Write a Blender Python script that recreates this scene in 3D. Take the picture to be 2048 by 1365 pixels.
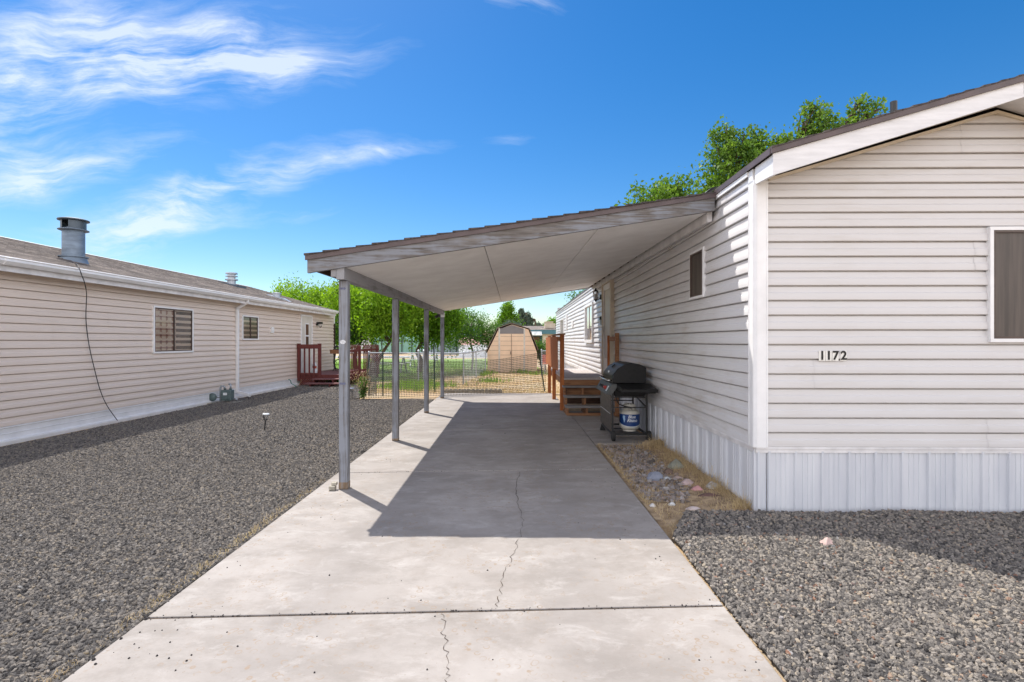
import bpy, math, random
import numpy as np
from mathutils import Vector, Matrix, noise
R = math.radians
random.seed(7); rng = np.random.default_rng(7)
S = bpy.context.scene
for o in list(bpy.data.objects): bpy.data.objects.remove(o)

# ------------------------------------------------------------------ camera, world, sun, exposure
cam_d = bpy.data.cameras.new('camera'); cam = bpy.data.objects.new('camera', cam_d)
S.collection.objects.link(cam); S.camera = cam
cam.location = (0, 0, 1.5); cam.rotation_euler = (R(90), 0, 0)
cam_d.sensor_width = 36; cam_d.lens = 18; cam_d.clip_start = 0.05; cam_d.clip_end = 6000
S.view_settings.view_transform = 'Standard'; S.view_settings.look = 'None'
S.view_settings.exposure = 0.78; S.view_settings.gamma = 1.0; S.view_settings.use_curve_mapping = False
S.render.engine = 'CYCLES'

SUN_A, SUN_B = 0.40, 0.46                      # shadow of a 1 m stick: +x, -y
to_sun = Vector((-SUN_A, SUN_B, 1)).normalized()
EL = math.asin(to_sun.z)
sd = bpy.data.lights.new('sun', 'SUN'); sd.energy = 3.9; sd.angle = R(0.5); sd.color = (1.0, 0.95, 0.87)
sun = bpy.data.objects.new('sun', sd); S.collection.objects.link(sun)
sun.rotation_euler = to_sun.to_track_quat('Z', 'Y').to_euler(); sun.location = (-8, 9, 20)

W = bpy.data.worlds.new('World'); S.world = W; W.use_nodes = True
class NT:
    def __init__(s, tree): s.t = tree; s.n = tree.nodes; s.l = tree.links
    def node(s, typ, **kw):
        n = s.n.new(typ)
        for k, v in kw.items(): setattr(n, k, v)
        return n
    def put(s, sock, v):
        if hasattr(v, 'is_output') or isinstance(v, bpy.types.NodeSocket): s.l.new(v, sock)
        else: sock.default_value = v
    def m(s, op, a, b=None, c=None, clamp=False):
        n = s.node('ShaderNodeMath', operation=op); n.use_clamp = clamp
        s.put(n.inputs[0], a)
        if b is not None: s.put(n.inputs[1], b)
        if c is not None: s.put(n.inputs[2], c)
        return n.outputs[0]
    def mix(s, f, a, b, blend='MIX'):
        n = s.node('ShaderNodeMix', data_type='RGBA', blend_type=blend)
        s.put(n.inputs[0], f)
        s.put(n.inputs[6], a if hasattr(a, 'links') else (*a, 1)); s.put(n.inputs[7], b if hasattr(b, 'links') else (*b, 1))
        return n.outputs[2]
    def noise(s, vec, scale, detail=4, rough=.55, dist=0):
        n = s.node('ShaderNodeTexNoise'); s.put(n.inputs['Vector'], vec)
        n.inputs['Scale'].default_value = scale; n.inputs['Detail'].default_value = detail
        n.inputs['Roughness'].default_value = rough; n.inputs['Distortion'].default_value = dist
        return n.outputs['Fac']
    def ramp(s, f, stops, interp='LINEAR'):
        n = s.node('ShaderNodeValToRGB'); n.color_ramp.interpolation = interp; s.put(n.inputs[0], f)
        e = n.color_ramp.elements
        while len(e) < len(stops): e.new(.5)
        for i, (p, c) in enumerate(stops):
            e[i].position = p; e[i].color = (*c, 1) if not isinstance(c, (int, float)) else (c, c, c, 1)
        return n.outputs[0]
    def mapr(s, v, a, b, c=0., d=1.):
        n = s.node('ShaderNodeMapRange'); s.put(n.inputs[0], v)
        for i, q in enumerate((a, b, c, d)): n.inputs[i+1].default_value = q
        return n.outputs[0]
    def mapping(s, vec, sc=(1, 1, 1), loc=(0, 0, 0), rot=(0, 0, 0)):
        n = s.node('ShaderNodeMapping'); s.put(n.inputs[0], vec)
        n.inputs['Location'].default_value = loc; n.inputs['Rotation'].default_value = rot; n.inputs['Scale'].default_value = sc
        return n.outputs[0]

w = NT(W.node_tree); w.n.clear()
sky = w.node('ShaderNodeTexSky', sky_type='NISHITA'); sky.sun_disc = False
sky.sun_elevation = EL; sky.sun_rotation = math.atan2(to_sun.x, to_sun.y)
sky.air_density = 1.0; sky.dust_density = 0.3; sky.ozone_density = 2.5
tc = w.node('ShaderNodeTexCoord'); sep = w.node('ShaderNodeSeparateXYZ'); w.l.new(tc.outputs['Generated'], sep.inputs[0])
dx, dy, dz = sep.outputs
dyc = w.m('MAXIMUM', w.m('ABSOLUTE', dy), .05)
u = w.m('DIVIDE', dx, dyc); v = w.m('DIVIDE', dz, dyc)
cmb = w.node('ShaderNodeCombineXYZ'); w.l.new(u, cmb.inputs[0]); w.l.new(v, cmb.inputs[1]); uv = cmb.outputs[0]
wn = w.node('ShaderNodeTexNoise'); w.put(wn.inputs['Vector'], uv); wn.inputs['Scale'].default_value = 3.5; wn.inputs['Detail'].default_value = 3
wo = w.node('ShaderNodeVectorMath', operation='MULTIPLY_ADD'); w.l.new(wn.outputs['Color'], wo.inputs[0]); wo.inputs[1].default_value = (.13, .13, 0); w.l.new(uv, wo.inputs[2])
wv = wo.outputs[0]
def blob(px, py, ang, rx, ry, amp):
    cu, cv = (px-1024)/1024+.065, (683-py)/1024+.065
    mp = w.node('ShaderNodeMapping', vector_type='TEXTURE'); w.put(mp.inputs[0], wv)
    mp.inputs['Location'].default_value = (cu, cv, 0); mp.inputs['Rotation'].default_value = (0, 0, R(ang)); mp.inputs['Scale'].default_value = (rx/1024, ry/1024, 1)
    ln = w.node('ShaderNodeVectorMath', operation='LENGTH'); w.l.new(mp.outputs[0], ln.inputs[0])
    return w.m('MULTIPLY', w.m('EXPONENT', w.m('MULTIPLY', w.m('POWER', ln.outputs['Value'], 2), -1.0)), amp)
blobs = [blob(70, 130, 4, 260, 95, 1.25), blob(330, 120, 8, 280, 70, 1.0), blob(520, 140, 10, 200, 45, 1.0), blob(230, 50, -30, 150, 60, .8),
         blob(430, 75, -22, 200, 60, .6), blob(20, 30, 0, 120, 50, .3),
         blob(280, 445, 20, 200, 48, 1.25), blob(450, 375, 15, 230, 40, 1.1), blob(150, 480, 8, 150, 36, .7), blob(560, 430, 4, 130, 20, .5),
         blob(20, 300, -8, 140, 46, .9), blob(180, 335, 14, 200, 28, .75), blob(720, 322, 10, 150, 18, .75), blob(60, 365, 6, 170, 34, .6), blob(1010, 8, -3, 90, 22, 1.1),
         blob(900, 600, 3, 700, 34, .34), blob(0, 215, 8, 260, 36, .5), blob(1030, 275, 10, 60, 20, .35)]
cl = blobs[0]
for b in blobs[1:]: cl = w.m('ADD', cl, b)
st = w.noise(w.mapping(wv, (1.0, 5.5, 1), rot=(0, 0, R(-27))), 3.4, 12, .66, .25)
st2 = w.noise(w.mapping(wv, (1.5, 3.4, 1), rot=(0, 0, R(12))), 3.0, 7, .6, .6)
nz = w.m('ADD', w.m('MULTIPLY', w.mapr(st, .36, .70), .85), w.m('MULTIPLY', w.mapr(st2, .33, .7), .45))
cf = w.m('MULTIPLY', cl, w.m('MULTIPLY', nz, w.m('ADD', w.m('MULTIPLY', nz, .7), .35)), clamp=True)
cf = w.m('MULTIPLY', w.mapr(w.m('MULTIPLY', cf, .82), 0.06, 1.0), .84, clamp=True)
hs = w.node('ShaderNodeHueSaturation'); hs.inputs['Saturation'].default_value = 1.42; hs.inputs['Hue'].default_value = .5025; hs.inputs['Value'].default_value = .88
w.l.new(sky.outputs[0], hs.inputs['Color'])
skc = hs.outputs[0]
bright = w.node('ShaderNodeRGB'); bright.outputs[0].default_value = (5.9, 6.3, 6.9, 1)
skc = w.mix(cf, skc, bright.outputs[0])
# unseen white cloud added overhead and behind the camera to fill the shaded walls
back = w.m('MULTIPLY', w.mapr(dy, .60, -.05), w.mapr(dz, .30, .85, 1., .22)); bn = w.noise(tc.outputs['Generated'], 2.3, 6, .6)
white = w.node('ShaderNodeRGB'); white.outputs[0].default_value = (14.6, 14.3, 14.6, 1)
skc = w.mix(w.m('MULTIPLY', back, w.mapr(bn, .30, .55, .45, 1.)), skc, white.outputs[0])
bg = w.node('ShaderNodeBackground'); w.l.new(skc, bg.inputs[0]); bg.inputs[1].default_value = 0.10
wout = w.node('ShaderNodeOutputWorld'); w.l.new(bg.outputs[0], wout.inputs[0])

# ------------------------------------------------------------------ helpers
def P(px, py, Y): return Vector(((px-1024)/1024*Y, Y, 1.5+(683-py)/1024*Y))
def G(px, py, z=0.):
    Y = (1.5-z)*1024/(py-683); return Vector(((px-1024)/1024*Y, Y, z))

def tag(o, label=None, cat=None, group=None, kind=None):
    if label: o['label'] = label
    if cat: o['category'] = cat
    if group: o['group'] = group
    if kind: o['kind'] = kind
    return o
def empty(name, loc, rz=0, label=None, cat=None, group=None):
    o = bpy.data.objects.new(name, None); S.collection.objects.link(o)
    o.location = loc; o.rotation_euler = (0, 0, rz); o.empty_display_size = .2
    return tag(o, label, cat, group)

class MB:
    def __init__(s): s.v = []; s.f = []; s.xf = None
    def add(s, vs, fs):
        b = len(s.v)
        if s.xf is not None: vs = [s.xf @ Vector(p) for p in vs]
        s.v += [tuple(p) for p in vs]; s.f += [tuple(i+b for i in f) for f in fs]; return s
    def box(s, x0, x1, y0, y1, z0, z1):
        if x0 > x1: x0, x1 = x1, x0
        if y0 > y1: y0, y1 = y1, y0
        if z0 > z1: z0, z1 = z1, z0
        vs = [(x0,y0,z0),(x1,y0,z0),(x1,y1,z0),(x0,y1,z0),(x0,y0,z1),(x1,y0,z1),(x1,y1,z1),(x0,y1,z1)]
        return s.add(vs, [(3,2,1,0),(4,5,6,7),(0,1,5,4),(1,2,6,5),(2,3,7,6),(3,0,4,7)])
    def hexa(s, b, t):                          # bottom 4, top 4 (ccw)
        return s.add(list(b)+list(t), [(3,2,1,0),(4,5,6,7),(0,1,5,4),(1,2,6,5),(2,3,7,6),(3,0,4,7)])
    def prism(s, poly, d):                      # closed planar polygon extruded by vector d
        n = len(poly); d = Vector(d); vs = [Vector(p) for p in poly]; vs += [p+d for p in vs]
        return s.add(vs, [tuple(range(n))[::-1], tuple(range(n, 2*n))]+[(i, (i+1) % n, n+(i+1) % n, n+i) for i in range(n)])
    def bar(s, p0, p1, w, h=None, up=(0, 0, 1)):
        h = w if h is None else h
        p0, p1 = Vector(p0), Vector(p1); d = (p1-p0).normalized(); u_ = Vector(up)
        if abs(d.dot(u_)) > .98: u_ = Vector((0, 1, 0))
        a = d.cross(u_).normalized()*w/2; b = a.cross(d).normalized()*h/2
        return s.add([p0-a-b, p0+a-b, p0+a+b, p0-a+b, p1-a-b, p1+a-b, p1+a+b, p1-a+b],
                     [(0,1,2,3),(7,6,5,4),(0,4,5,1),(1,5,6,2),(2,6,7,3),(3,7,4,0)])
    def tube(s, pts, r, n=8, cap=True):
        pts = [Vector(p) for p in pts]; rs = r if hasattr(r, '__len__') else [r]*len(pts)
        b = []; fs = []
        ref = Vector((0.13, 0.21, 1)).normalized()
        for i, p in enumerate(pts):
            d = (pts[min(i+1, len(pts)-1)]-pts[max(i-1, 0)])
            d = d.normalized() if d.length > 1e-9 else Vector((0, 0, 1))
            if abs(d.dot(ref)) > .97: ref = Vector((1, .1, 0)).normalized()
            a = d.cross(ref).normalized(); c = a.cross(d); ref = c
            for k in range(n):
                t = 2*math.pi*k/n; b.append(p+(a*math.cos(t)+c*math.sin(t))*rs[i])
        for i in range(len(pts)-1):
            for k in range(n):
                fs.append((i*n+k, i*n+(k+1) % n, (i+1)*n+(k+1) % n, (i+1)*n+k))
        if cap: fs += [tuple(range(n))[::-1], tuple((len(pts)-1)*n+k for k in range(n))]
        return s.add(b, fs)
    def lathe(s, c, prof, n=24):                # prof: (r, z)
        c = Vector(c); b = []; fs = []
        for r, z in prof:
            for k in range(n):
                t = 2*math.pi*k/n; b.append(c+Vector((r*math.cos(t), r*math.sin(t), z)))
        m = len(prof)
        for i in range(m-1):
            for k in range(n): fs.append((i*n+k, i*n+(k+1) % n, (i+1)*n+(k+1) % n, (i+1)*n+k))
        fs += [tuple(range(n))[::-1], tuple((m-1)*n+k for k in range(n))]
        return s.add(b, fs)
    def build(s, name, mat, parent=None, smooth=False, bevel=0, auto=None):
        me = bpy.data.meshes.new(name); me.from_pydata(s.v, [], s.f); me.update()
        me.materials.append(mat)
        if smooth or auto:
            me.polygons.foreach_set('use_smooth', [True]*len(me.polygons))
            if auto: me.set_sharp_from_angle(angle=R(auto))
        o = bpy.data.objects.new(name, me); S.collection.objects.link(o)
        if parent: o.parent = parent
        if bevel:
            md = o.modifiers.new('bevel', 'BEVEL'); md.width = bevel; md.segments = 2; md.limit_method = 'ANGLE'; md.angle_limit = R(40)
        return o

# ------------------------------------------------------------------ materials
def newmat(name):
    m = bpy.data.materials.new(name); m.use_nodes = True; t = NT(m.node_tree); t.n.clear()
    out = t.node('ShaderNodeOutputMaterial'); b = t.node('ShaderNodeBsdfPrincipled'); t.l.new(b.outputs[0], out.inputs[0])
    return m, t, b, out
def bump(t, b, h, strength=.3, dist=.01):
    n = t.node('ShaderNodeBump'); n.inputs['Strength'].default_value = strength; n.inputs['Distance'].default_value = dist
    t.l.new(h, n.inputs['Height']); t.l.new(n.outputs[0], b.inputs['Normal'])
def pm(name, c, rough=.6, var=.12, scale=6, metal=0., bmp=0., bscale=80, c2=None, vs=(1, 1, 1), thr=(.35, .65), coord='Object', spec=.5):
    m, t, b, out = newmat(name); tc = t.node('ShaderNodeTexCoord').outputs[coord]
    vv = t.mapping(tc, vs)
    f = t.mapr(t.noise(vv, scale, 6, .6), *thr)
    ca = tuple(x*(1-var) for x in c); cb = c2 if c2 else tuple(min(1, x*(1+var)) for x in c)
    t.put(b.inputs['Base Color'], t.mix(f, ca, cb))
    b.inputs['Roughness'].default_value = rough; b.inputs['Metallic'].default_value = metal; b.inputs['Specular IOR Level'].default_value = spec
    if bmp: bump(t, b, t.noise(vv, bscale, 4), bmp, .004)
    return m
def siding_mat(name, c, stain, amt):
    m, t, b, out = newmat(name); tc = t.node('ShaderNodeTexCoord').outputs['Object']
    big = t.noise(tc, .9, 4, .6)
    streak = t.noise(t.mapping(tc, (.8, .8, 9)), 2.2, 6, .6, .4)
    spots = t.noise(tc, 14, 5, .7)
    wisp = t.noise(t.mapping(tc, (1, 1, 2.6)), 5, 6, .65, 2.5)
    f = t.m('MULTIPLY', t.mapr(big, .42, .66), t.mapr(streak, .45, .68))
    f = t.m('ADD', t.m('MULTIPLY', f, amt), t.m('MULTIPLY', t.mapr(spots, .62, .8), amt*.3))
    col = t.mix(t.m('MULTIPLY', t.mapr(big, .3, .7), .5), c, tuple(x*.93 for x in c))
    line = t.m('SUBTRACT', 1.0, t.mapr(t.m('ABSOLUTE', t.m('SUBTRACT', wisp, .5)), 0, .012))
    col = t.mix(t.m('MULTIPLY', line, amt*.22), col, stain)
    t.put(b.inputs['Base Color'], t.mix(t.m('MINIMUM', f, 1.0), col, stain))
    b.inputs['Roughness'].default_value = .42
    bump(t, b, t.noise(t.mapping(tc, (1, 1, 12)), 26, 4), .06, .003)
    return m
def wood_mat(name, c, dark, paint=None, pf=.5, sc=(1, 1, 1), rough=.75):
    """grain stretched along the axis with small scale"""
    m, t, b, out = newmat(name); tc = t.node('ShaderNodeTexCoord').outputs['Object']
    g = t.noise(t.mapping(tc, sc), 30, 6, .7, .6)
    col = t.mix(t.mapr(g, .35, .68), dark, c)
    if paint:
        g2 = t.noise(t.mapping(tc, sc), 16, 5, .65, 1.2); g3 = t.noise(tc, 3.2, 4)
        f = t.mapr(t.m('ADD', t.m('MULTIPLY', g2, .6), t.m('MULTIPLY', g3, .4)), pf-.05, pf+.05)
        col = t.mix(f, paint, col)
    t.put(b.inputs['Base Color'], col); b.inputs['Roughness'].default_value = rough
    bump(t, b, g, .45, .006); return m

M = {}
WHITE = (.60, .60, .63)
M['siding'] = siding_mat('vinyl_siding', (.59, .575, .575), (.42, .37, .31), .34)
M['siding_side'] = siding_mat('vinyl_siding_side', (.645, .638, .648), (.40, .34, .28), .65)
M['siding_pink'] = siding_mat('pink_beige_siding', (.70, .60, .525), (.47, .37, .30), .25)
M['white'] = pm('white_painted_metal', (.76, .76, .77), .42, .06, 4)
M['white_dirty'] = pm('white_trim', (.66, .65, .66), .5, .14, 5, bmp=.1)
M['skirt'] = pm('skirting_metal', (.58, .60, .65), .4, .05, 2.2, vs=(3, 3, .5), c2=(.64, .655, .69))
M['beige_trim'] = pm('beige_trim', (.55, .48, .38), .5, .1, 4)
M['fascia'] = pm('painted_fascia_board', (.66, .66, .68), .55, .09, 3, bmp=.25, bscale=30, vs=(1, 4, 8))
M['brown_metal'] = pm('brown_drip_edge', (.085, .06, .06), .5, .2, 6)
M['dark_gap'] = pm('dark_gap', (.02, .018, .016), .9)
M['frame'] = pm('window_frame_metal', (.50, .47, .44), .4, .1, 8)
M['black'] = pm('black_metal', (.018, .018, .019), .45, .3, 12)
M['blackgloss'] = pm('black_enamel', (.010, .010, .011), .42, .3, 20, spec=.3)
M['rubber'] = pm('rubber', (.02, .02, .02), .8, .2, 20)
M['steel'] = pm('dulled_steel', (.10, .085, .075), .5, .25, 5, metal=.4, vs=(1, 1, 6))
M['bronze'] = pm('bronze_sash', (.07, .045, .035), .5, .2, 8)
M['panel_steel'] = pm('dark_panel_steel', (.075, .078, .078), .5, .2, 9)
M['chrome'] = pm('chrome', (.7, .7, .7), .2, .05, 5, metal=1)
M['galv'] = pm('galvanised_steel', (.40, .43, .47), .45, .14, 9, metal=.5)
M['red'] = pm('red_plastic', (.45, .05, .04), .5)
M['green_metal'] = pm('green_grey_metal', (.09, .13, .13), .5, .2, 12)
M['door'] = pm('cream_door', (.60, .57, .52), .5, .06, 3)
M['concrete_block'] = pm('concrete_block', (.36, .33, .27), .9, .35, 14, bmp=.6, bscale=60)
M['red_wood'] = wood_mat('red_stained_wood', (.16, .035, .028), (.09, .018, .016), sc=(1, 1, .15))
M['red_floor'] = wood_mat('red_deck_floor', (.22, .10, .10), (.15, .06, .06), sc=(1, .1, 1))
M['cedar'] = wood_mat('cedar_wood', (.56, .19, .05), (.28, .08, .025), sc=(1, 1, .08))
M['cedar_h'] = wood_mat('cedar_board', (.42, .21, .10), (.19, .085, .04), sc=(.08, 1, 1))
M['deckboard'] = wood_mat('grey_deck_board', (.52, .47, .45), (.40, .35, .33), sc=(1, .1, 1))
M['tread'] = wood_mat('grey_stair_tread', (.28, .27, .27), (.18, .17, .17), sc=(.1, 1, 1))
M['post'] = wood_mat('weathered_grey_post', (.23, .225, .23), (.065, .06, .06), (.235, .25, .285), .50, sc=(1, 1, .06))
M['beam'] = wood_mat('weathered_grey_beam', (.25, .245, .25), (.13, .125, .12), (.27, .27, .285), .55, sc=(1, .06, 1))
M['wfascia'] = wood_mat('peeling_fascia', (.19, .175, .165), (.07, .058, .05), (.20, .21, .235), .49, sc=(.07, 1, 1.6))
M['rafter'] = wood_mat('dark_rafter', (.10, .05, .03), (.05, .025, .015), sc=(.1, 1, 1))
M['ceiling'] = pm('painted_plywood', (.76, .745, .73), .6, .04, 2.5, c2=(.84, .83, .815))
M['cable'] = pm('black_cable', (.02, .02, .02), .6)
M['white_num'] = pm('number_tile', (.75, .74, .70), .4)
M['bark'] = pm('bark', (.085, .055, .038), .9, .4, 10, bmp=.8, bscale=25, vs=(2, 2, .6))
M['tank'] = pm('tank_enamel', (.62, .59, .52), .4, .1, 7)
M['tank_blue'] = pm('blue_label', (.012, .05, .20), .35, .1, 5)
M['label_white'] = pm('label_white', (.75, .78, .80), .4)
M['label_light'] = pm('label_pale_blue', (.35, .52, .72), .4)
M['net'] = pm('dark_plastic_net', (.40, .365, .32), .4, .15, 8)
M['tpost'] = pm('dark_green_post', (.03, .055, .04), .6, .2, 9)
M['shed'] = pm('tan_shed_panels', (.78, .57, .40), .55, .06, 2)
M['shed_roof'] = pm('brown_shed_roof', (.24, .17, .13), .6, .1, 3)
M['shed_grey'] = pm('grey_gable_panel', (.20, .185, .185), .6, .05, 3)
M['shed_white'] = pm('shed_white_trim', (.6, .57, .52), .5)

def shingle(name, c1, c2):
    m, t, b, out = newmat(name); tc = t.node('ShaderNodeTexCoord').outputs['Object']
    br = t.node('ShaderNodeTexBrick'); t.put(br.inputs['Vector'], t.mapping(tc, (1, 1, 1), rot=(0, 0, R(90))))
    for k, vv in (('Scale', 1.), ('Mortar Size', .006), ('Brick Width', .3), ('Row Height', .14), ('Bias', 0.)): br.inputs[k].default_value = vv
    br.inputs['Color1'].default_value = (*c1, 1); br.inputs['Color2'].default_value = (*c2, 1); br.inputs['Mortar'].default_value = (*[x*.45 for x in c1], 1)
    n = t.noise(t.mapping(tc, (1, .35, 1)), 22, 5, .7); n2 = t.noise(tc, 1.5, 4)
    col = t.mix(t.mapr(n, .45, .55, .0, .85), br.outputs[0], tuple(x*.55 for x in c1))
    col = t.mix(t.m('MULTIPLY', t.mapr(n2, .4, .7), .3), col, tuple(x*1.25 for x in c2))
    t.put(b.inputs['Base Color'], col); b.inputs['Roughness'].default_value = .9
    bump(t, b, t.m('ADD', n, br.outputs['Fac']), .5, .006); return m
M['shingle'] = shingle('asphalt_shingles', (.12, .095, .08), (.30, .25, .215))
M['shingle_dark'] = shingle('dark_shingles', (.06, .05, .05), (.10, .085, .08))

def glass_mat(name, tint, rough=.05, alpha=.55):
    m, t, b, out = newmat(name)
    g = t.node('ShaderNodeBsdfGlossy'); g.inputs['Roughness'].default_value = rough; g.inputs['Color'].default_value = (.9, .9, .9, 1)
    tr = t.node('ShaderNodeBsdfTransparent'); tr.inputs[0].default_value = (*tint, 1)
    fr = t.node('ShaderNodeFresnel'); fr.inputs[0].default_value = 1.5
    mx = t.node('ShaderNodeMixShader'); t.l.new(t.m('MINIMUM', t.m('ADD', t.m('MULTIPLY', fr.outputs[0], 1.2), .03), 1.0), mx.inputs[0])
    t.l.new(tr.outputs[0], mx.inputs[1]); t.l.new(g.outputs[0], mx.inputs[2]); t.l.new(mx.outputs[0], out.inputs[0]); return m
M['glass'] = glass_mat('window_glass', (.85, .83, .80))
M['clear'] = glass_mat('clear_glass', (.9, .9, .9))
M['screen'] = pm('insect_screen', (.10, .085, .075), .7, .25, 3, coord='Object')
M['interior'] = pm('dark_interior', (.10, .05, .025), .8, .5, 4)
M['insect_mesh'] = pm('window_insect_mesh', (.08, .062, .052), .5, .45, 2.2, vs=(5, 5, .25))
def curtain_mat():
    m, t, b, out = newmat('checked_curtain'); tc = t.node('ShaderNodeTexCoord').outputs['Object']
    s = t.node('ShaderNodeSeparateXYZ'); t.l.new(tc, s.inputs[0])
    a = t.m('LESS_THAN', t.m('FRACT', t.m('MULTIPLY', s.outputs[1], 5.5)), .35)
    c = t.m('LESS_THAN', t.m('FRACT', t.m('MULTIPLY', s.outputs[2], 7.5)), .3)
    f = t.m('MULTIPLY', t.m('ADD', a, c), .5)
    col = t.ramp(f, [(0, (.70, .62, .54)), (.5, (.42, .27, .22)), (1, (.22, .10, .09))], 'CONSTANT')
    t.put(b.inputs['Base Color'], col); b.inputs['Roughness'].default_value = .9; return m
M['curtain'] = curtain_mat()

def concrete():
    m, t, b, out = newmat('driveway_concrete'); tc = t.node('ShaderNodeTexCoord').outputs['Object']
    n1 = t.noise(tc, .8, 5, .6); n2 = t.noise(tc, 160, 3); n3 = t.noise(tc, 5, 6, .7)
    col = t.mix(t.mapr(n1, .35, .65), (.262, .236, .216), (.345, .315, .292))
    col = t.mix(t.m('MULTIPLY', t.mapr(n3, .48, .72), .45), col, (.22, .185, .155))
    col = t.mix(t.m('MULTIPLY', t.mapr(t.noise(t.mapping(tc, (1, 1.6, 1)), 1.5, 9, .75), .46, .60), .55), col, (.19, .168, .148))
    # faint tyre tracks along y
    s = t.node('ShaderNodeSeparateXYZ'); t.l.new(tc, s.inputs[0])
    tr = None
    for cx in (.42, -1.15):
        g = t.m('EXPONENT', t.m('MULTIPLY', t.m('POWER', t.m('DIVIDE', t.m('SUBTRACT', s.outputs[0], cx), .26), 2), -1))
        tr = g if tr is None else t.m('ADD', tr, g)
    col = t.mix(t.m('MULTIPLY', tr, t.mapr(n1, .2, .8, .15, .5)), col, (.19, .172, .16))
    pale = t.mapr(t.noise(t.mapping(tc, (1, 1.7, 1)), 2.6, 9, .75, .5), .52, .66)
    col = t.mix(t.m('MULTIPLY', pale, .5), col, (.42, .395, .375))
    # ring shaped prints in patches
    vo = t.node('ShaderNodeTexVoronoi', feature='F1'); t.put(vo.inputs['Vector'], tc); vo.inputs['Scale'].default_value = 19; vo.inputs['Randomness'].default_value = 1
    ring = t.m('SUBTRACT', 1.0, t.mapr(t.m('ABSOLUTE', t.m('SUBTRACT', vo.outputs['Distance'], .30)), .0, .075))
    patch = t.mapr(t.noise(tc, 1.35, 4, .7), .47, .56)
    brk = t.mapr(t.noise(tc, 22, 3), .42, .52)
    rf = t.m('MULTIPLY', t.m('MULTIPLY', ring, patch), brk)
    col = t.mix(t.m('MULTIPLY', rf, .95), col, (.25, .18, .12))
    spk = t.mapr(t.noise(tc, 38, 4, .65), .635, .69)
    col = t.mix(t.m('MULTIPLY', spk, .6), col, (.20, .15, .11))
    col = t.mix(t.m('MULTIPLY', t.mapr(n2, .3, .7), .12), col, (.3, .28, .27))
    t.put(b.inputs['Base Color'], col); b.inputs['Roughness'].default_value = .82
    bump(t, b, t.m('ADD', n2, t.m('MULTIPLY', n3, 1.5)), .18, .004); return m
M['concrete'] = concrete()
M['joint'] = pm('joint_dirt', (.05, .032, .02), .95, .4, 30)

def ground_mat():
    m, t, b, out = newmat('dry_ground'); tc = t.node('ShaderNodeTexCoord').outputs['Object']
    n1 = t.noise(tc, .45, 6, .65); n2 = t.noise(t.mapping(tc, (1, 1, 1)), 9, 7, .75); n3 = t.noise(tc, 55, 4, .7)
    col = t.mix(t.mapr(n1, .42, .6), (.50, .33, .165), (.50, .41, .30))
    col = t.mix(t.mapr(n2, .45, .62, 0, .75), col, (.33, .20, .085))
    col = t.mix(t.mapr(n3, .45, .7, 0, .6), col, (.52, .43, .31))
    gpatch = t.mapr(t.noise(tc, .8, 5, .7), .56, .64)
    col = t.mix(t.m('MULTIPLY', gpatch, .3), col, (.12, .16, .04))
    t.put(b.inputs['Base Color'], col); b.inputs['Roughness'].default_value = .95
    bump(t, b, t.m('ADD', n2, n3), .8, .03); return m
M['ground'] = ground_mat()
M['lawn'] = pm('green_lawn', (.13, .25, .03), .9, .35, 5, c2=(.24, .36, .06), bmp=.8)
M['road'] = pm('asphalt', (.30, .30, .30), .9, .1, 5)

def stone_mat(name, stops, rough=.85):
    m, t, b, out = newmat(name); oi = t.node('ShaderNodeObjectInfo').outputs['Random']
    tc = t.node('ShaderNodeTexCoord').outputs['Object']
    col = t.ramp(oi, stops); n = t.noise(tc, 3, 3)
    t.put(b.inputs['Base Color'], t.mix(t.mapr(n, .3, .7, .0, .4), col, (.05, .045, .04)))
    b.inputs['Roughness'].default_value = rough; b.inputs['Specular IOR Level'].default_value = .3
    bump(t, b, t.noise(tc, 8, 4), .5, .2); return m
M['gravel'] = stone_mat('grey_gravel_stone', [(0, (.095, .088, .084)), (.3, (.205, .188, .172)), (.6, (.32, .288, .255)), (.85, (.45, .40, .345)), (.965, (.50, .42, .32)), (.992, (.34, .17, .11)), (1, (.5, .5, .5))])
M['gravel_dark'] = stone_mat('charcoal_gravel_stone', [(0, (.085, .080, .078)), (.35, (.19, .175, .163)), (.7, (.30, .27, .238)), (.92, (.37, .32, .265)), (.99, (.38, .31, .22)), (1, (.4, .4, .4))])
M['pebble'] = stone_mat('mixed_pebble', [(0, (.16, .14, .13)), (.3, (.33, .28, .25)), (.6, (.44, .39, .37)), (.85, (.54, .50, .49)), (1, (.5, .36, .3))])
M['gravel_base'] = pm('gravel_bed_base', (.045, .042, .042), .95, .4, 40, bmp=.8, bscale=90)
M['soil'] = pm('straw_soil', (.30, .20, .115), .95, .35, 12, c2=(.46, .34, .21), bmp=.9, bscale=40)

def leaf_mat(name, c1, c2, tr=.45):
    m, t, b, out = newmat(name); g = t.node('ShaderNodeNewGeometry')
    rnd = g.outputs['Random Per Island']; tc = t.node('ShaderNodeTexCoord').outputs['Object']
    f = t.m('ADD', t.m('MULTIPLY', rnd, .6), t.m('MULTIPLY', t.mapr(t.noise(tc, .9, 3), .35, .65), .4))
    col = t.mix(f, c1, c2)
    t.put(b.inputs['Base Color'], col); b.inputs['Roughness'].default_value = .5; b.inputs['Specular IOR Level'].default_value = .15
    tl = t.node('ShaderNodeBsdfTranslucent'); t.put(tl.inputs[0], t.mix(1.0, col, (1.25, 1.35, .6), 'MULTIPLY'))
    mx = t.node('ShaderNodeMixShader'); mx.inputs[0].default_value = tr
    t.l.new(b.outputs[0], mx.inputs[1]); t.l.new(tl.outputs[0], mx.inputs[2]); t.l.new(mx.outputs[0], out.inputs[0]); return m
M['leaf_bright'] = leaf_mat('yellow_green_leaves', (.10, .21, .015), (.26, .40, .03), .5)
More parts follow.
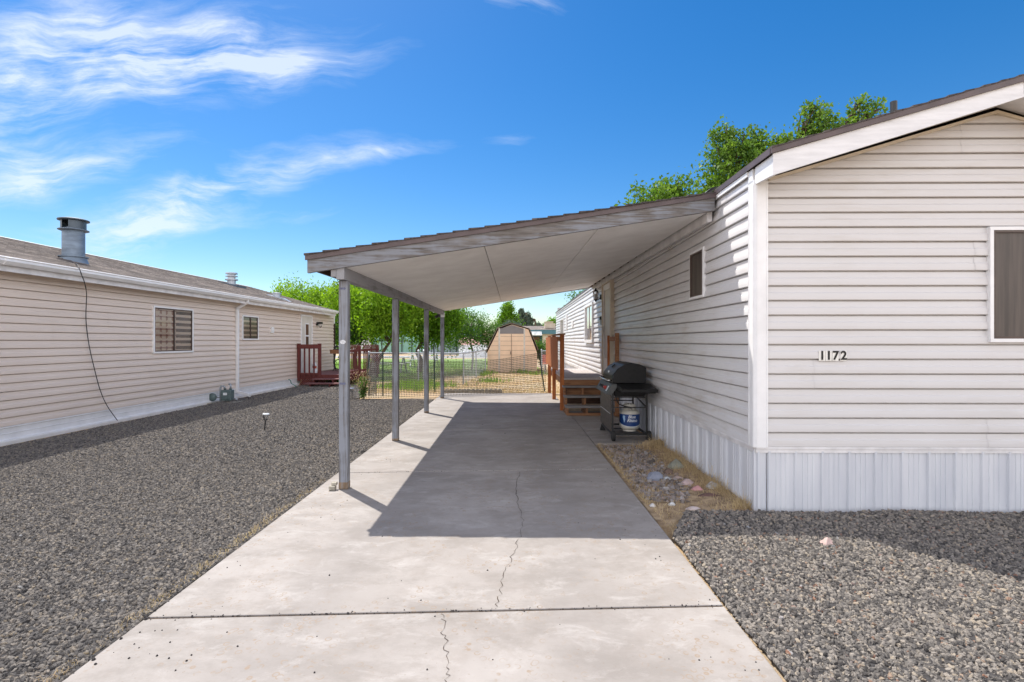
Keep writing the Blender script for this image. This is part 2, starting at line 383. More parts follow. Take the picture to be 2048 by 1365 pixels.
M['leaf_mid'] = leaf_mat('mid_green_leaves', (.07, .165, .012), (.17, .31, .025), .48)
M['leaf_dark'] = leaf_mat('dark_green_leaves', (.035, .085, .018), (.10, .19, .035), .35)
M['leaf_locust'] = leaf_mat('deep_green_leaves', (.045, .12, .025), (.13, .24, .05), .4)
M['leaf_spruce'] = leaf_mat('grey_green_needles', (.055, .085, .065), (.12, .16, .125), .15)
M['leaf_maple'] = leaf_mat('fresh_green_leaves', (.045, .115, .02), (.17, .27, .04), .42)
M['leaf_orange'] = leaf_mat('orange_leaves', (.35, .12, .02), (.45, .28, .04), .4)
M['straw'] = leaf_mat('straw_blades', (.34, .23, .13), (.68, .54, .35), .25)
M['grass'] = leaf_mat('grass_blades', (.09, .2, .02), (.22, .36, .05), .4)

# ------------------------------------------------------------------ ground, driveway, path
def sn(x, y, z=0., s=1.): return noise.noise(Vector((x*s, y*s, z)))
mb = MB(); g = 3000.
mb.add([(-g,-60,-.03),(g,-60,-.03),(g,g,-.03),(-g,g,-.03)], [(0,1,2,3)])
tag(mb.build('ground', M['ground']), kind='structure')
XL, XR = -1.985, 1.20
jl = [-2.0, 2.775, 5.83, 8.62, 11.62, 14.78]; jr = [-2.0, 2.905, 6.01, 8.70, 11.62, 14.72]
mb = MB()
for i in range(5):
    gp = .010 if i == 0 else .008
    a0, a1 = jl[i]+gp, jl[i+1]-gp; b0, b1 = jr[i]+gp, jr[i+1]-gp
    n = 14
    for k in range(1):
        mb.hexa([(XL,a0,-.1),(XR,b0,-.1),(XR,b1,-.1),(XL,a1,-.1)], [(XL,a0,0),(XR,b0,0),(XR,b1,0),(XL,a1,0)])
dr = mb.build('driveway', M['concrete'], bevel=.006); tag(dr, kind='structure')
jd = MB()
for i in range(1, 5): jd.hexa([(XL+.01,jl[i]-.02,-.09),(XR-.01,jr[i]-.02,-.09),(XR-.01,jr[i]+.02,-.09),(XL+.01,jl[i]+.02,-.09)],
                              [(XL+.01,jl[i]-.02,-.007),(XR-.01,jr[i]-.02,-.007),(XR-.01,jr[i]+.02,-.007),(XL+.01,jl[i]+.02,-.007)])
tag(jd.build('joint_dirt', M['joint']), kind='structure')
mb = MB()
for a, b in ((7.52, 8.02), (8.03, 8.66), (8.68, 11.0)): mb.box(XR+.012, 2.10, a, b, -.1, -.004)
tag(mb.build('path', M['concrete'], bevel=.006), kind='structure')
def crack(pts, w):
    vs, fs = [], []
    q = []
    for (a, b) in zip(pts[:-1], pts[1:]):
        a = G(*a); b = G(*b)
        n = 9
        for i in range(n): 
            p = a.lerp(b, i/n); p.x += random.uniform(-.016, .016); p.y += random.uniform(-.012, .012); q.append(p)
    q.append(G(*pts[-1]))
    for i, p in enumerate(q):
        ww = w*random.uniform(.35, 1.2); vs += [(p.x-ww, p.y, .003), (p.x+ww, p.y+.002, .003)]
        if i: k = 2*i; fs.append((k-2, k-1, k+1, k))
    return vs, fs
mb = MB()
for pts, w_ in (([(1040, 945), (1031, 990), (1047, 1042), (1036, 1085), (1022, 1120), (1003, 1170), (995, 1215)], .0022),
               ([(884, 1228), (888, 1270), (893, 1320), (894, 1365), (896, 1420)], .0015)):
    mb.add(*crack(pts, w_))
tag(mb.build('driveway_crack', M['joint']), kind='structure')

# gravel beds with scattered stones ------------------------------------------------
def bed(rows, name, mat, amp=.012, base=-.006, nx=60, step=.2, rise=None):
    """rows: function y -> (x0, x1) over y range"""
    (y0, y1, fx) = rows; ys = np.arange(y0, y1+1e-6, step); vs = []; fs = []
    for j, y in enumerate(ys):
        a, b = fx(y)
        for i in range(nx+1):
            x = a+(b-a)*i/nx
            z = base+amp*sn(x, y, 1., .9)+amp*.5*sn(x, y, 5., 2.7)
            if rise: z += rise(x, y)
            vs.append((x, y, z))
    for j in range(len(ys)-1):
        for i in range(nx):
            k = j*(nx+1)+i; fs.append((k, k+1, k+nx+2, k+nx+1))
    me = bpy.data.meshes.new(name); me.from_pydata(vs, [], fs); me.materials.append(mat)
    o = bpy.data.objects.new(name, me); S.collection.objects.link(o); return o

def scatter(o, stone, density, smin, smax, seed=1, zsc=.7, sink=0.):
    ng = bpy.data.node_groups.new('scatter_'+o.name, 'GeometryNodeTree')
    ng.interface.new_socket('Geometry', in_out='INPUT', socket_type='NodeSocketGeometry')
    ng.interface.new_socket('Geometry', in_out='OUTPUT', socket_type='NodeSocketGeometry')
    N = ng.nodes; L = ng.links
    gi = N.new('NodeGroupInput'); go = N.new('NodeGroupOutput')
    dp = N.new('GeometryNodeDistributePointsOnFaces'); dp.inputs['Density'].default_value = density; dp.inputs['Seed'].default_value = seed
    L.new(gi.outputs[0], dp.inputs['Mesh'])
    join = N.new('GeometryNodeJoinGeometry')
    for k in range(4):
        ic = N.new('GeometryNodeMeshIcoSphere'); ic.inputs['Radius'].default_value = 1; ic.inputs['Subdivisions'].default_value = 2
        sp = N.new('GeometryNodeSetPosition'); L.new(ic.outputs[0], sp.inputs[0])
        nt = N.new('ShaderNodeTexNoise'); nt.noise_dimensions = '4D'; nt.inputs['W'].default_value = k*7.3; nt.inputs['Scale'].default_value = 1.1
        sub = N.new('ShaderNodeVectorMath'); sub.operation = 'SUBTRACT'; L.new(nt.outputs['Color'], sub.inputs[0]); sub.inputs[1].default_value = (.5, .5, .5)
        mu = N.new('ShaderNodeVectorMath'); mu.operation = 'MULTIPLY'; L.new(sub.outputs[0], mu.inputs[0]); mu.inputs[1].default_value = (2.4, 2.4, 2.0)
        L.new(mu.outputs[0], sp.inputs['Offset'])
        sm = N.new('GeometryNodeSetMaterial'); sm.inputs['Material'].default_value = stone; L.new(sp.outputs[0], sm.inputs[0])
        gt = N.new('GeometryNodeGeometryToInstance'); L.new(sm.outputs[0], gt.inputs[0]); L.new(gt.outputs[0], join.inputs[0])
    ip = N.new('GeometryNodeInstanceOnPoints'); L.new(dp.outputs['Points'], ip.inputs['Points']); L.new(join.outputs[0], ip.inputs['Instance'])
    ip.inputs['Pick Instance'].default_value = True
    rv = N.new('FunctionNodeRandomValue'); rv.data_type = 'FLOAT_VECTOR'; rv.inputs[1].default_value = (6.28, 6.28, 6.28); rv.inputs['Seed'].default_value = 3
    L.new(rv.outputs[0], ip.inputs['Rotation'])
    rs = N.new('FunctionNodeRandomValue'); rs.data_type = 'FLOAT_VECTOR'; rs.inputs[0].default_value = (smin, smin, smin*zsc); rs.inputs[1].default_value = (smax, smax, smax*zsc); rs.inputs['Seed'].default_value = 5
    L.new(rs.outputs[0], ip.inputs['Scale'])
    tr = N.new('GeometryNodeSetPosition'); L.new(dp.outputs['Points'], tr.inputs[0]) if False else None
    j2 = N.new('GeometryNodeJoinGeometry'); L.new(ip.outputs[0], j2.inputs[0]); L.new(gi.outputs[0], j2.inputs[0]); L.new(j2.outputs[0], go.inputs[0])
    md = o.modifiers.new('stones', 'NODES'); md.node_group = ng
    return o

GY = .006
def lx(y):
    e = .03*sn(y*3, 2.)+.02*sn(y*9, 4.)
    xr = XL-.004+e*.25
    if y > 12.6: xr = XL-.02
    return (-7.35+.016*y, xr)
mid = bed((1.6, 6.6, lx), 'gravel_bed', M['gravel_base'], base=GY-.012); scatter(mid, M['gravel_dark'], 4300, .0055, .0165, 1)
tag(mid, 'charcoal lava gravel left of the driveway, nearest the camera', 'gravel', kind='stuff')
far = bed((6.6, 13.3, lx), 'gravel_bed', M['gravel_base'], base=GY-.012); scatter(far, M['gravel_dark'], 1900, .010, .019, 2)
tag(far, 'charcoal lava gravel beside the neighbouring pink home, farther half', 'gravel', kind='stuff')
fx2 = bed((13.3, 17.6, lambda y: (-7.35+.016*y, -4.0-(y-13.3)*.25+.15*sn(y*2, 8.))), 'gravel_bed', M['gravel_base'], base=GY-.012, step=.3)
scatter(fx2, M['gravel_dark'], 900, .014, .026, 3)
tag(fx2, 'charcoal gravel in front of the red deck steps', 'gravel', kind='stuff')
def rx_(y): return (XR+.02+(.0 if y < 3.9 else (y-3.9)*.55+.08*sn(y*8, 3.))+.015*sn(y*5, 1.), 8.)
rb = bed((1.6, 4.43, rx_), 'gravel_bed', M['gravel_base'], base=GY-.005, amp=.014, nx=80, step=.12,
         rise=lambda x, y: .035*math.exp(-((y-4.35)/.28)**2)*(.45+.9*max(0, sn(x, 0, 3., 1.1)+.35))+.02*max(0, (y-3.0)/1.4))
scatter(rb, M['gravel'], 4300, .0055, .017, 4)
tag(rb, 'grey gravel in front of the gable wall of the white home', 'gravel', kind='stuff')

# stones and straw bed beside the white home
sb = bed((3.7, 7.5, lambda y: (XR+.015, 2.13)), 'rock_garden_soil', M['soil'], base=-.02, amp=.03, nx=16, step=.12, rise=lambda x, y: .05*max(0, (x-1.6)/.5)*min(1, max(0, (y-4.35)/.3))-.035*(y < 4.3))
tag(sb, 'straw covered soil strip between the driveway and the white skirting', 'soil', kind='stuff')
pb = bed((4.75, 7.4, lambda y: (XR+.06, 1.95 if y > 5.5 else 1.6+.35*(y-4.7)/.8)), 'pebbles', M['soil'], base=-.012, amp=.03, nx=14, step=.12)
scatter(pb, M['pebble'], 620, .007, .032, 9, .6)
tag(pb, 'loose mixed pebbles scattered over the straw beside the white skirting', 'pebbles', kind='stuff')

cb = bed((4.9, 7.3, lambda y: (XR+.18, 1.86 if y > 5.5 else 1.55+.3*(y-4.9)/.6)), 'cobbles', M['soil'], base=-.02, amp=.03, nx=14, step=.12)
scatter(cb, M['pebble'], 42, .026, .052, 17, .65)
tag(cb, 'fist sized mixed cobbles among the pebbles beside the white skirting', 'cobbles', kind='stuff')

# ------------------------------------------------------------------ siding
def siding(mb, L0, L1, z0, z1, to3, ur=None, lap=.127, seg=.4, seed=0, wob=.0016, zw=.0, seams=True, crev=1.):
    prof = [(0, -.014), (0, .022), (.005, .0255), (.030, .0245), (.058, .0205), (.070, .0125), (.115+.004*(1-crev), .0055), (.118+.006*(1-crev), -.014*crev), (.127, -.014)]
    i = 0; z = z0; rnd = random.Random(seed)
    while z < z1-.01:
        top = min(z+lap, z1)
        if i % 2 == 0:
            cuts = [L0, L1]
            if seams:
                c = L0+rnd.uniform(.4, 3.6)
                while c < L1: cuts.insert(-1, c); c += 3.66*rnd.uniform(.6, 1.)
        for j, (a, b) in enumerate(zip(cuts[:-1], cuts[1:])):
            off = .002*(j % 2); n = max(1, int((b-a)/seg)); vs = []; fs = []
            pr = [(h, d) for h, d in prof if z+h*lap/.127 < top+1e-6]
            if z+lap > z1: pr = pr+[(z1-z, .004)]
            for (h, d) in pr:
                zz = z+h*lap/.127; lo, hi = ur(zz) if ur else (a, b)
                aa, bb = max(a, lo), min(b, hi)
                if bb < aa: aa = bb = min(max((lo+hi)/2, a), b)
                for k in range(n+1):
                    uu = aa+(bb-aa)*k/n
                    dd = d+(off if d > .003 else 0)+(wob*sn(uu*.9, z*3, seed, 1.) if d > .003 else 0)
                    z2 = zz+zw*sn(uu*.45, z*.7, seed+3)
                    vs.append(to3(uu, z2, dd))
            m_ = len(pr)
            for r_ in range(m_-1):
                for k in range(n):
                    q = r_*(n+1)+k; fs.append((q, q+1, q+n+2, q+n+1))
            mb.add(vs, fs)
        z += lap; i += 1

# ================================================================== WHITE HOME (right)
RH = empty('mobile_home', (2.125, 4.45, 0), -.012, 'white vinyl sided mobile home with the carport against its long side', 'house')
LEN = 23.3
g0 = lambda x: 2.865+.295*x                     # top of gable siding
RX = 2.03; ZS = .584
mb = MB(); siding(mb, .045, LEN, ZS, 2.985, lambda u, z, d: (-d, u, z), seed=3, wob=.003, zw=.012, seg=.35, crev=.5)
mb.box(0.015, .06, .05, LEN, .3, 2.98)
mb.build('side_wall', M['siding_side'], RH)
def gur(z):
    t = (z-2.865)/.295
    return (.05, 4.0) if t < .05 else (min(t, RX), max(2*RX-t, RX))
mb = MB(); siding(mb, .05, 4.0, ZS, g0(RX), lambda u, z, d: (u, -d, z), ur=gur, seed=12, wob=.0022, seg=.2)
mb.prism([(.06, .015, .3), (4.0, .015, .3), (4.0, .015, 2.87), (RX, .015, 3.44), (.06, .015, 2.85)], (0, .05, 0))
mb.build('gable_wall', M['siding'], RH)
mb = MB(); mb.box(4.0, 4.06, 0, LEN, 0, 2.98); mb.box(.06, 4.0, LEN-.05, LEN, 0, 3.3); mb.box(.06, 4.0, .06, LEN-.06, .5, .54)
mb.build('back_wall', M['siding'], RH)
# corner trim
mb = MB()
c = [(-.030, .04), (-.030, -.006), (-.012, -.030), (.075, -.030), (.075, -.018), (.035, -.02), (-.004, -.004), (-.004, .04)]
mb.prism([(x, y, ZS-.004) for x, y in [(-.033, .085), (-.033, -.018), (-.018, -.033), (.085, -.033), (.085, 0), (0, 0), (0, .085)]], (0, 0, 2.90-ZS))
mb.box(-.037, -.033, -.012, -.002, ZS, 2.86); mb.box(-.037, -.033, .07, .08, ZS, 2.86); mb.box(.07, .08, -.037, -.033, ZS, 2.84); mb.box(-.012, -.002, -.037, -.033, ZS, 2.84)
mb.box(-.033, -.006, -.0, .085, 2.88, 2.995)
mb.build('corner_trim', M['white'], RH)
# skirting
def skirt(mb, L0, L1, z0, z1, to3, pitch=.2286, off=0):
    pts = []; u = L0
    while u < L1:
        e = u+pitch
        for a, d in ((0, .0), (.007, .020), (.023, .020), (.030, .0), (.075, 0), (.079, .006), (.094, .006), (.099, 0), (.118, 0), (.122, .006), (.137, .006), (.142, 0), (.160, 0), (.164, .006), (.179, .006), (.184, 0)):
            if u+a < L1: pts.append((u+a, d))
        u = e
    pts.append((L1, 0))
    vs = []
    for (u, d) in pts: vs += [to3(u, z0, d+.002*sn(u*2, 1)), to3(u, z1, d)]
    mb.add(vs, [(2*i, 2*i+2, 2*i+3, 2*i+1) for i in range(len(pts)-1)])
mb = MB(); skirt(mb, .09, 4.05, -.15, .545, lambda u, z, d: (u, .0-d, z)); skirt(mb, -.002, .085, -.15, .545, lambda u, z, d: (u, -.001-d, z))
mb.build('front_skirting', M['skirt'], RH)
mb = MB(); skirt(mb, 0.0, .86, -.15, .545, lambda u, z, d: (-.001-d-.006*(u), u, z), pitch=.30)
skirt(mb, .87, LEN, -.15, .545, lambda u, z, d: (.012-d, u, z), pitch=.30)
mb.build('side_skirting', M['skirt'], RH)
mb = MB()
mb.box(-.010, 4.06, -.016, -.001, .532, .578); mb.box(-.012, 4.06, -.026, -.016, .566, .584)
mb.box(-.018, -.001, 0.0, LEN, .532, .578); mb.box(-.030, -.018, 0.0, LEN, .566, .584)
mb.build('skirting_trim', M['white_dirty'], RH)
mb = MB(); mb.box(-.001, .004, .862, .868, 0, .54); mb.build('skirting_gap', M['dark_gap'], RH)
# roof
YF = -.35; XE = -.03; XE2 = 2*RX-XE
ft = lambda x: 3.0015+.284*(x-XE); fb = lambda x: 2.829+.3096*(x-XE)
mb = MB()
for (xa, xb) in ((XE-.02, RX), (RX, XE2+.02)):
    s = 1 if xa < RX-.5 else -1
    n = 15
    for k in range(n):                          # shingle courses as thin stepped sheets
        t0, t1 = k/n, (k+1)/n
        if s > 0: a = xa+(xb-xa)*t0; b = xa+(xb-xa)*t1
        else: a = xb+(xa-xb)*t0; b = xb+(xa-xb)*t1
        h = lambda x: 3.047+.284*((x if s > 0 else 2*RX-x)-XE)
        j = random.uniform(-.006, .004)
        A = [(a, YF-.028+j, h(a)-.002), (b, YF-.028+j, h(b)-.002), (b, LEN+.05, h(b)-.002), (a, LEN+.05, h(a)-.002)]
        B = [(a, YF-.028+j, h(a)+.014), (b, YF-.028+j, h(b)+.003), (b, LEN+.05, h(b)+.003), (a, LEN+.05, h(a)+.014)]
        if s < 0: A = A[::-1]; B = B[::-1]
        mb.hexa(A, B)
roof = mb.build('roof', M['shingle_dark'], RH)
mb = MB()
for s in (1, -1):
    X = lambda x: x if s > 0 else 2*RX-x
    mb.prism([(X(XE-.022), YF-.022, ft(XE)-.004), (X(RX), YF-.022, ft(RX)-.001), (X(RX), YF-.022, ft(RX)+.044), (X(XE-.022), YF-.022, ft(XE)+.042)], (0, .02, 0))
mb.box(XE-.026, XE-.018, YF, LEN, 2.997, 3.043)
mb.build('drip_edge', M['brown_metal'], roof)
mb = MB()
for s in (1, -1):
    X = lambda x: x if s > 0 else 2*RX-x
    mb.prism([(X(XE), YF, fb(XE)), (X(RX), YF, fb(RX)), (X(RX), YF, ft(RX)), (X(XE), YF, ft(XE))], (0, .024, 0))
mb.build('rake_fascia', M['fascia'], RH)
mb = MB()                                        # boxed eave return
mb.prism([(XE+.002, YF+.024, fb(XE)+.006), (XE+.002, YF+.024, 2.995), (XE+.002, -.034, 2.995), (XE+.002, -.034, 2.868), (XE+.002, -.05, 2.85)], (.03, 0, 0))
mb.box(XE-.016, XE+.0, .086, LEN, 2.955, 2.996)
mb.build('eave_trim', M['white'], RH)
mb = MB()
for s in (1, -1):
    X = lambda x: x if s > 0 else 2*RX-x
    A = [(X(XE+.03), YF+.026, fb(XE)+.02), (X(RX), YF+.026, fb(RX)+.02), (X(RX), -.03, g0(RX)+.045), (X(.08), -.03, g0(.08)+.03)]
    B = [(p[0], p[1], p[2]+.012) for p in A]
    if s < 0: A = A[::-1]; B = B[::-1]
    mb.hexa(A, B)
mb.build('rake_soffit', M['white_dirty'], RH)
mb = MB()
for s in (1, -1):
    X = lambda x: x if s > 0 else 2*RX-x
    mb.prism([(X(.085), -.048, g0(.085)-.012), (X(RX), -.048, g0(RX)-.012), (X(RX), -.048, g0(RX)+.012), (X(.085), -.048, g0(.085)+.014)], (0, .03, 0))
mb.build('gable_moulding', M['beige_trim'], RH)
mb = MB(); mb.box(RX-.075, RX+.075, YF-.006, YF, ft(RX)-.115, ft(RX)-.015); mb.build('ridge_plate', M['white'], RH)
for i in range(3):
    for j in range(2): mb = MB(); mb.tube([(RX-.05+i*.05, YF-.010, ft(RX)-.09+j*.05), (RX-.05+i*.05, YF-.004, ft(RX)-.09+j*.05)], .004, 6); mb.build('ridge_screw', M['black'], RH)
mb = MB(); mb.tube([(4.07-2.125, 1.05, 3.3), (4.07-2.125, 1.05, 4.06)], .033, 14); mb.build('vent_pipe', M['black'], RH)

def window(parent, to3, u0, u1, z0, z1, fw=.045, proud=.045, style='slide', fm=None, back=None, deep=.02, sill=False, curtain=False):
    """to3(u, z, d); frame > pane, screen"""
    fm = fm or M['white']
    def bx(mb, a, b, c, d, e, f):
        p = [to3(a, c, e), to3(b, c, e), to3(b, c, f), to3(a, c, f), to3(a, d, e), to3(b, d, e), to3(b, d, f), to3(a, d, f)]
        mb.hexa(p[:4], p[4:])
    mb = MB()
    bx(mb, u0, u1, z1-fw*.6, z1, .0, proud); bx(mb, u0, u1, z0, z0+fw*.6, .0, proud+.004)
    bx(mb, u0, u0+fw*.6, z0+fw*.6, z1-fw*.6, .0, proud); bx(mb, u1-fw*.6, u1, z0+fw*.6, z1-fw*.6, .0, proud)
    f = mb.build('window', fm, parent)
    i = fw*.6; mb = MB(); q = deep+.012
    bx(mb, u0+i, u0+i+.02, z0+i, z1-i, q-.01, q+.01); bx(mb, u1-i-.02, u1-i, z0+i, z1-i, q-.01, q+.01)
    bx(mb, u0+i, u1-i, z1-i-.02, z1-i, q-.01, q+.009); bx(mb, u0+i, u1-i, z0+i, z0+i+.02, q-.01, q+.009)
    if style == 'slide': um = (u0+u1)/2; bx(mb, um-.018, um+.018, z0+i+.02, z1-i-.02, q-.01, q+.012)
    if style == 'hung': zm = (z0+z1)/2; bx(mb, u0+i+.02, u1-i-.02, zm-.02, zm+.02, q-.01, q+.012)
    mb.build('sash', M['bronze'] if fw < .07 else M['frame'], f)
    mb = MB(); e = q-.004; mb.add([to3(u0+i, z0+i, e), to3(u1-i, z0+i, e), to3(u1-i, z1-i, e), to3(u0+i, z1-i, e)], [(0, 1, 2, 3)])
    mb.build('pane', M['insect_mesh'] if style == 'screen' else M['glass'], f)
    mb = MB(); e = .0215
    if curtain:
        um = (u0+u1)/2; mb.add([to3(um, z0+i, e), to3(u1-i, z0+i, e), to3(u1-i, z1-i, e), to3(um, z1-i, e)], [(0, 1, 2, 3)]); mb.build('interior', M['interior'], f)
        mb = MB(); n = 20; vs = []
        for k in range(n+1):
            u_ = u0+i+(um+.07-u0-i)*k/n; ee = e+.003+.002*math.sin(k*1.9)
            vs += [to3(u_ + (.05 if k > 14 else 0)*0, z0+i, ee), to3(u_, z1-i, ee)]
        mb.add(vs, [(2*k, 2*k+2, 2*k+3, 2*k+1) for k in range(n)]); mb.build('curtain', M['curtain'], f)
    else:
        mb.add([to3(u0+i, z0+i, e), to3(u1-i, z0+i, e), to3(u1-i, z1-i, e), to3(u0+i, z1-i, e)], [(0, 1, 2, 3)]); mb.build('blind', back or M['screen'], f)
    return f
fr = lambda u, z, d: (u, -d, z)                 # front gable of the white home
sd_ = lambda u, z, d: (-d, u, z)                # its long side
window(RH, fr, 4.095-2.125, 3.2, 1.49, 2.48, fw=.05, proud=.045, style='screen')
window(RH, sd_, 5.63-4.45, 6.08-4.45, 1.985, 2.54, proud=.04, style='screen')
window(RH, sd_, 13.9-4.45, 15.5-4.45, 1.45, 2.57, fw=.12, proud=.07, style='slide', back=M['interior'])
window(RH, sd_, 23.0-4.45, 24.7-4.45, 1.5, 2.54, fw=.10, proud=.06, style='slide', back=M['interior'])
# door with frame
da, db = 10.95-4.45, 12.1-4.45
mb = MB(); mb.box(-.10, 0, da, da+.09, .70, 2.80); mb.box(-.10, 0, db-.09, db, .70, 2.80); mb.box(-.10, 0, da, db, 2.80, 2.88)
dr_ = mb.build('door', M['beige_trim'], RH)
mb = MB(); mb.box(-.05, -.0225, da+.09, db-.09, .70, 2.80); mb.build('door_leaf', M['door'], dr_)
mb = MB(); mb.box(-.075, -.055, db-.15, db-.09, .72, 2.79); mb.box(-.075, -.055, da+.09, da+.16, .72, 2.79); mb.box(-.075, -.055, da+.16, db-.15, 2.66, 2.79); mb.box(-.075, -.055, da+.16, db-.15, .72, 1.1)
mb.build('storm_door', M['white'], dr_)
mb = MB(); mb.box(-.11, -.075, db-.17, db-.12, 1.70, 1.84); mb.bar((-.13, db-.16, 1.74), (-.13, db-.27, 1.74), .02); mb.build('handle', M['frame'], dr_)
# lantern
def lantern(parent, c, s=1.):
    x, y, z = c
    mb = MB(); mb.box(x+.10, x+.165, y-.035, y+.035, z-.10, z+.02); mb.tube([(x+.13, y, z-.05), (x+.06, y, z-.10), (x, y, z-.125)], .01, 6); mb.lathe((x, y, z-.16), [(.005, 0), (.02, .02), (.028, .05)], 10)
    f = mb.build('wall_lantern', M['black'], parent)
    mb = MB(); mb.lathe((x, y, z+.09), [(.075, 0), (.045, .03), (.02, .055), (.008, .09)], 6); mb.lathe((x, y, z-.12), [(.03, 0), (.045, .012), (.045, .018)], 6)
    for k in range(6):
        a = 2*math.pi*k/6; mb.bar((x+.045*math.cos(a), y+.045*math.sin(a), z-.11), (x+.07*math.cos(a), y+.07*math.sin(a), z+.09), .008)
    mb.build('lantern_cage', M['black'], f)
    mb = MB(); mb.lathe((x, y, z-.10), [(.040, 0), (.062, .185)], 6); mb.build('lantern_glass', M['clear'], f)
    mb = MB(); mb.lathe((x, y, z-.09), [(.012, 0), (.024, .05), (.022, .09), (.004, .12)], 10); mb.build('bulb', M['label_white'], f)
lantern(RH, (-.185, 12.45-4.45, 2.61))
mb = MB(); mb.box(-.075, -.02, 12.5-4.45, 12.62-4.45, 2.02, 2.10); mb.build('wall_box', M['black'], RH)
mb = MB(); mb.box(-.06, -.02, 12.52-4.45, 12.6-4.45, 1.90, 2.019); mb.build('wall_plate', M['galv'], RH)
mb = MB(); mb.box(-.07, -.02, 21.3-4.45, 21.6-4.45, 2.0, 2.6); mb.build('utility_box', M['white'], RH); mb = MB(); mb.box(-.06, -.02, 19.0-4.45, 19.35-4.45, 2.03, 2.24); mb.build('utility_box', M['white'], RH)
# house numbers
def text_mesh(txt, size, extrude=.001, shear=0., bold=0., align='CENTER'):
    cu = bpy.data.curves.new('txt', 'FONT'); cu.body = txt; cu.size = size; cu.extrude = extrude; cu.shear = shear; cu.offset = bold
    cu.align_x = align; cu.align_y = 'CENTER'
    o = bpy.data.objects.new('txt', cu); S.collection.objects.link(o); bpy.context.view_layer.update()
    me = bpy.data.meshes.new_from_object(o.evaluated_get(bpy.context.evaluated_depsgraph_get()))
    bpy.data.objects.remove(o); bpy.data.curves.remove(cu)
    vs = [tuple(v.co) for v in me.vertices]; fs = [tuple(p.vertices) for p in me.polygons]; return vs, fs
for k, (ch, px) in enumerate(zip('1172', (1642, 1655, 1668.5, 1684.5))):
    cx = (px-1024)/1024*4.43-2.125; cz = 1.5-(712.5-683)*4.43/1024; wd = .026 if k < 3 else .026
    mb = MB(); mb.box(cx-wd, cx+wd, -.030, -.024, cz-.043, cz+.043); t_ = mb.build('number_plate', M['white_num'], RH)
    vs, fs = text_mesh(ch, .105, .001, bold=.0028)
    mb = MB(); mb.add([(cx+x, -.0335-z, cz+y) for x, y, z in vs], fs); mb.build('number_digit', M['blackgloss'], t_)

# ================================================================== PINK-BEIGE HOME (left)
LH = empty('mobile_home', (-7.575, 0, 0), -.016, 'long pinkish beige sided mobile home with white gutter and brown shingle roof', 'house')
LL = 20.85; LS = 1.0
mb = MB(); siding(mb, LS, LL-.05, .245, 2.56, lambda u, z, d: (d, LS+LL-u-.05+0, z), seed=21, wob=.0012, seg=.6, crev=.35)
mb.box(-.05, -.015, LS, LL, .1, 2.54); mb.build('wall', M['siding_pink'], LH)
mb = MB(); siding(mb, .05, 6.3, .245, 2.6, lambda u, z, d: (-u, LL+d, z), seed=22, seg=1.); mb.prism([(-.0, LL-.02, .1), (-6.4, LL-.02, .1), (-6.4, LL-.02, 2.6), (-3.2, LL-.02, 3.5), (-.0, LL-.02, 2.6)], (0, .02, 0))
mb.box(-6.42, -6.4, LS, LL, 0, 2.5); mb.box(-6.4, 0, LS-.02, LS, 0, 2.5)
mb.build('rear_wall', M['siding_pink'], LH)
mb = MB(); mb.prism([(.028, LL+.01, .24), (.028, LL-.08, .24), (0, LL-.08, .24), (0, LL+.01, .24)], (0, 0, 2.3)); mb.build('corner_trim', M['white'], LH)
mb = MB()
pts = [(.012, .245), (.030, .238), (.030, .222), (.014, .215), (.012, .14), (.020, .135), (.012, .13), (.012, .052), (.05, .045), (.055, .02), (.04, -.05), (0, -.05), (0, .245)]
mb.prism([(x, LS, z) for x, z in pts], (0, LL-LS, 0)); mb.build('skirting', M['white'], LH)
# roof
EX = .30; RP = .275; RZ = 2.70; HW = 3.2
mb = MB(); n = 24
for s in (1, -1):
    for k in range(n):
        t0, t1 = k/n, (k+1)/n
        x0 = EX-HW*1.09*t0*s*1.0; 
        a = EX-(EX+HW)*t0; b = EX-(EX+HW)*t1; za = RZ+RP*(EX-a); zb = RZ+RP*(EX-b)
        if s < 0: a = -2*HW-a; b = -2*HW-b
        A = [(a, LS-.3, za-.01), (b, LS-.3, zb-.01), (b, 20.28, zb-.01), (a, 20.28, za-.01)]
        B = [(a, LS-.3, za+.008), (b, LS-.3, zb), (b, 20.28, zb), (a, 20.28, za+.008)]
        if s > 0: A = A[::-1]; B = B[::-1]
        mb.hexa(A, B)
lroof = mb.build('roof', M['shingle'], LH)
mb = MB(); zr = RZ+RP*(EX+HW); mb.prism([(-HW-.09, LS-.3, zr-.022), (-HW, LS-.3, zr+.012), (-HW+.09, LS-.3, zr-.014), (-HW, LS-.3, zr+.004)], (0, 19.56, 0)); mb.build('ridge_cap', M['white_dirty'], lroof)  # white colour stands in for light caught along the ridge cap
mb = MB(); gp = [(EX-.02, 2.685), (EX+.085, 2.685), (EX+.098, 2.675), (EX+.085, 2.655), (EX+.088, 2.625), (EX+.045, 2.575), (EX-.02, 2.572)]
mb.prism([(x, LS-.3, z) for x, z in gp], (0, 20.28-LS+.3, 0))
gut = mb.build('gutter', M['white'], LH)
for y in (7.2, 13.62, 18.6): mb = MB(); mb.prism([(x+(.008 if x > EX else -.0), y-.04, z-.004) for x, z in gp], (0, .08, 0)); mb.build('gutter_joint', M['white'], gut)
mb = MB(); mb.box(EX-.045, EX-.022, LS-.3, 20.27, 2.50, 2.695); mb.box(-.0, EX-.046, LS-.3, 20.27, 2.555, 2.57); mb.box(EX-.05, EX-.02, LS-.3, 20.27, 2.49, 2.50)
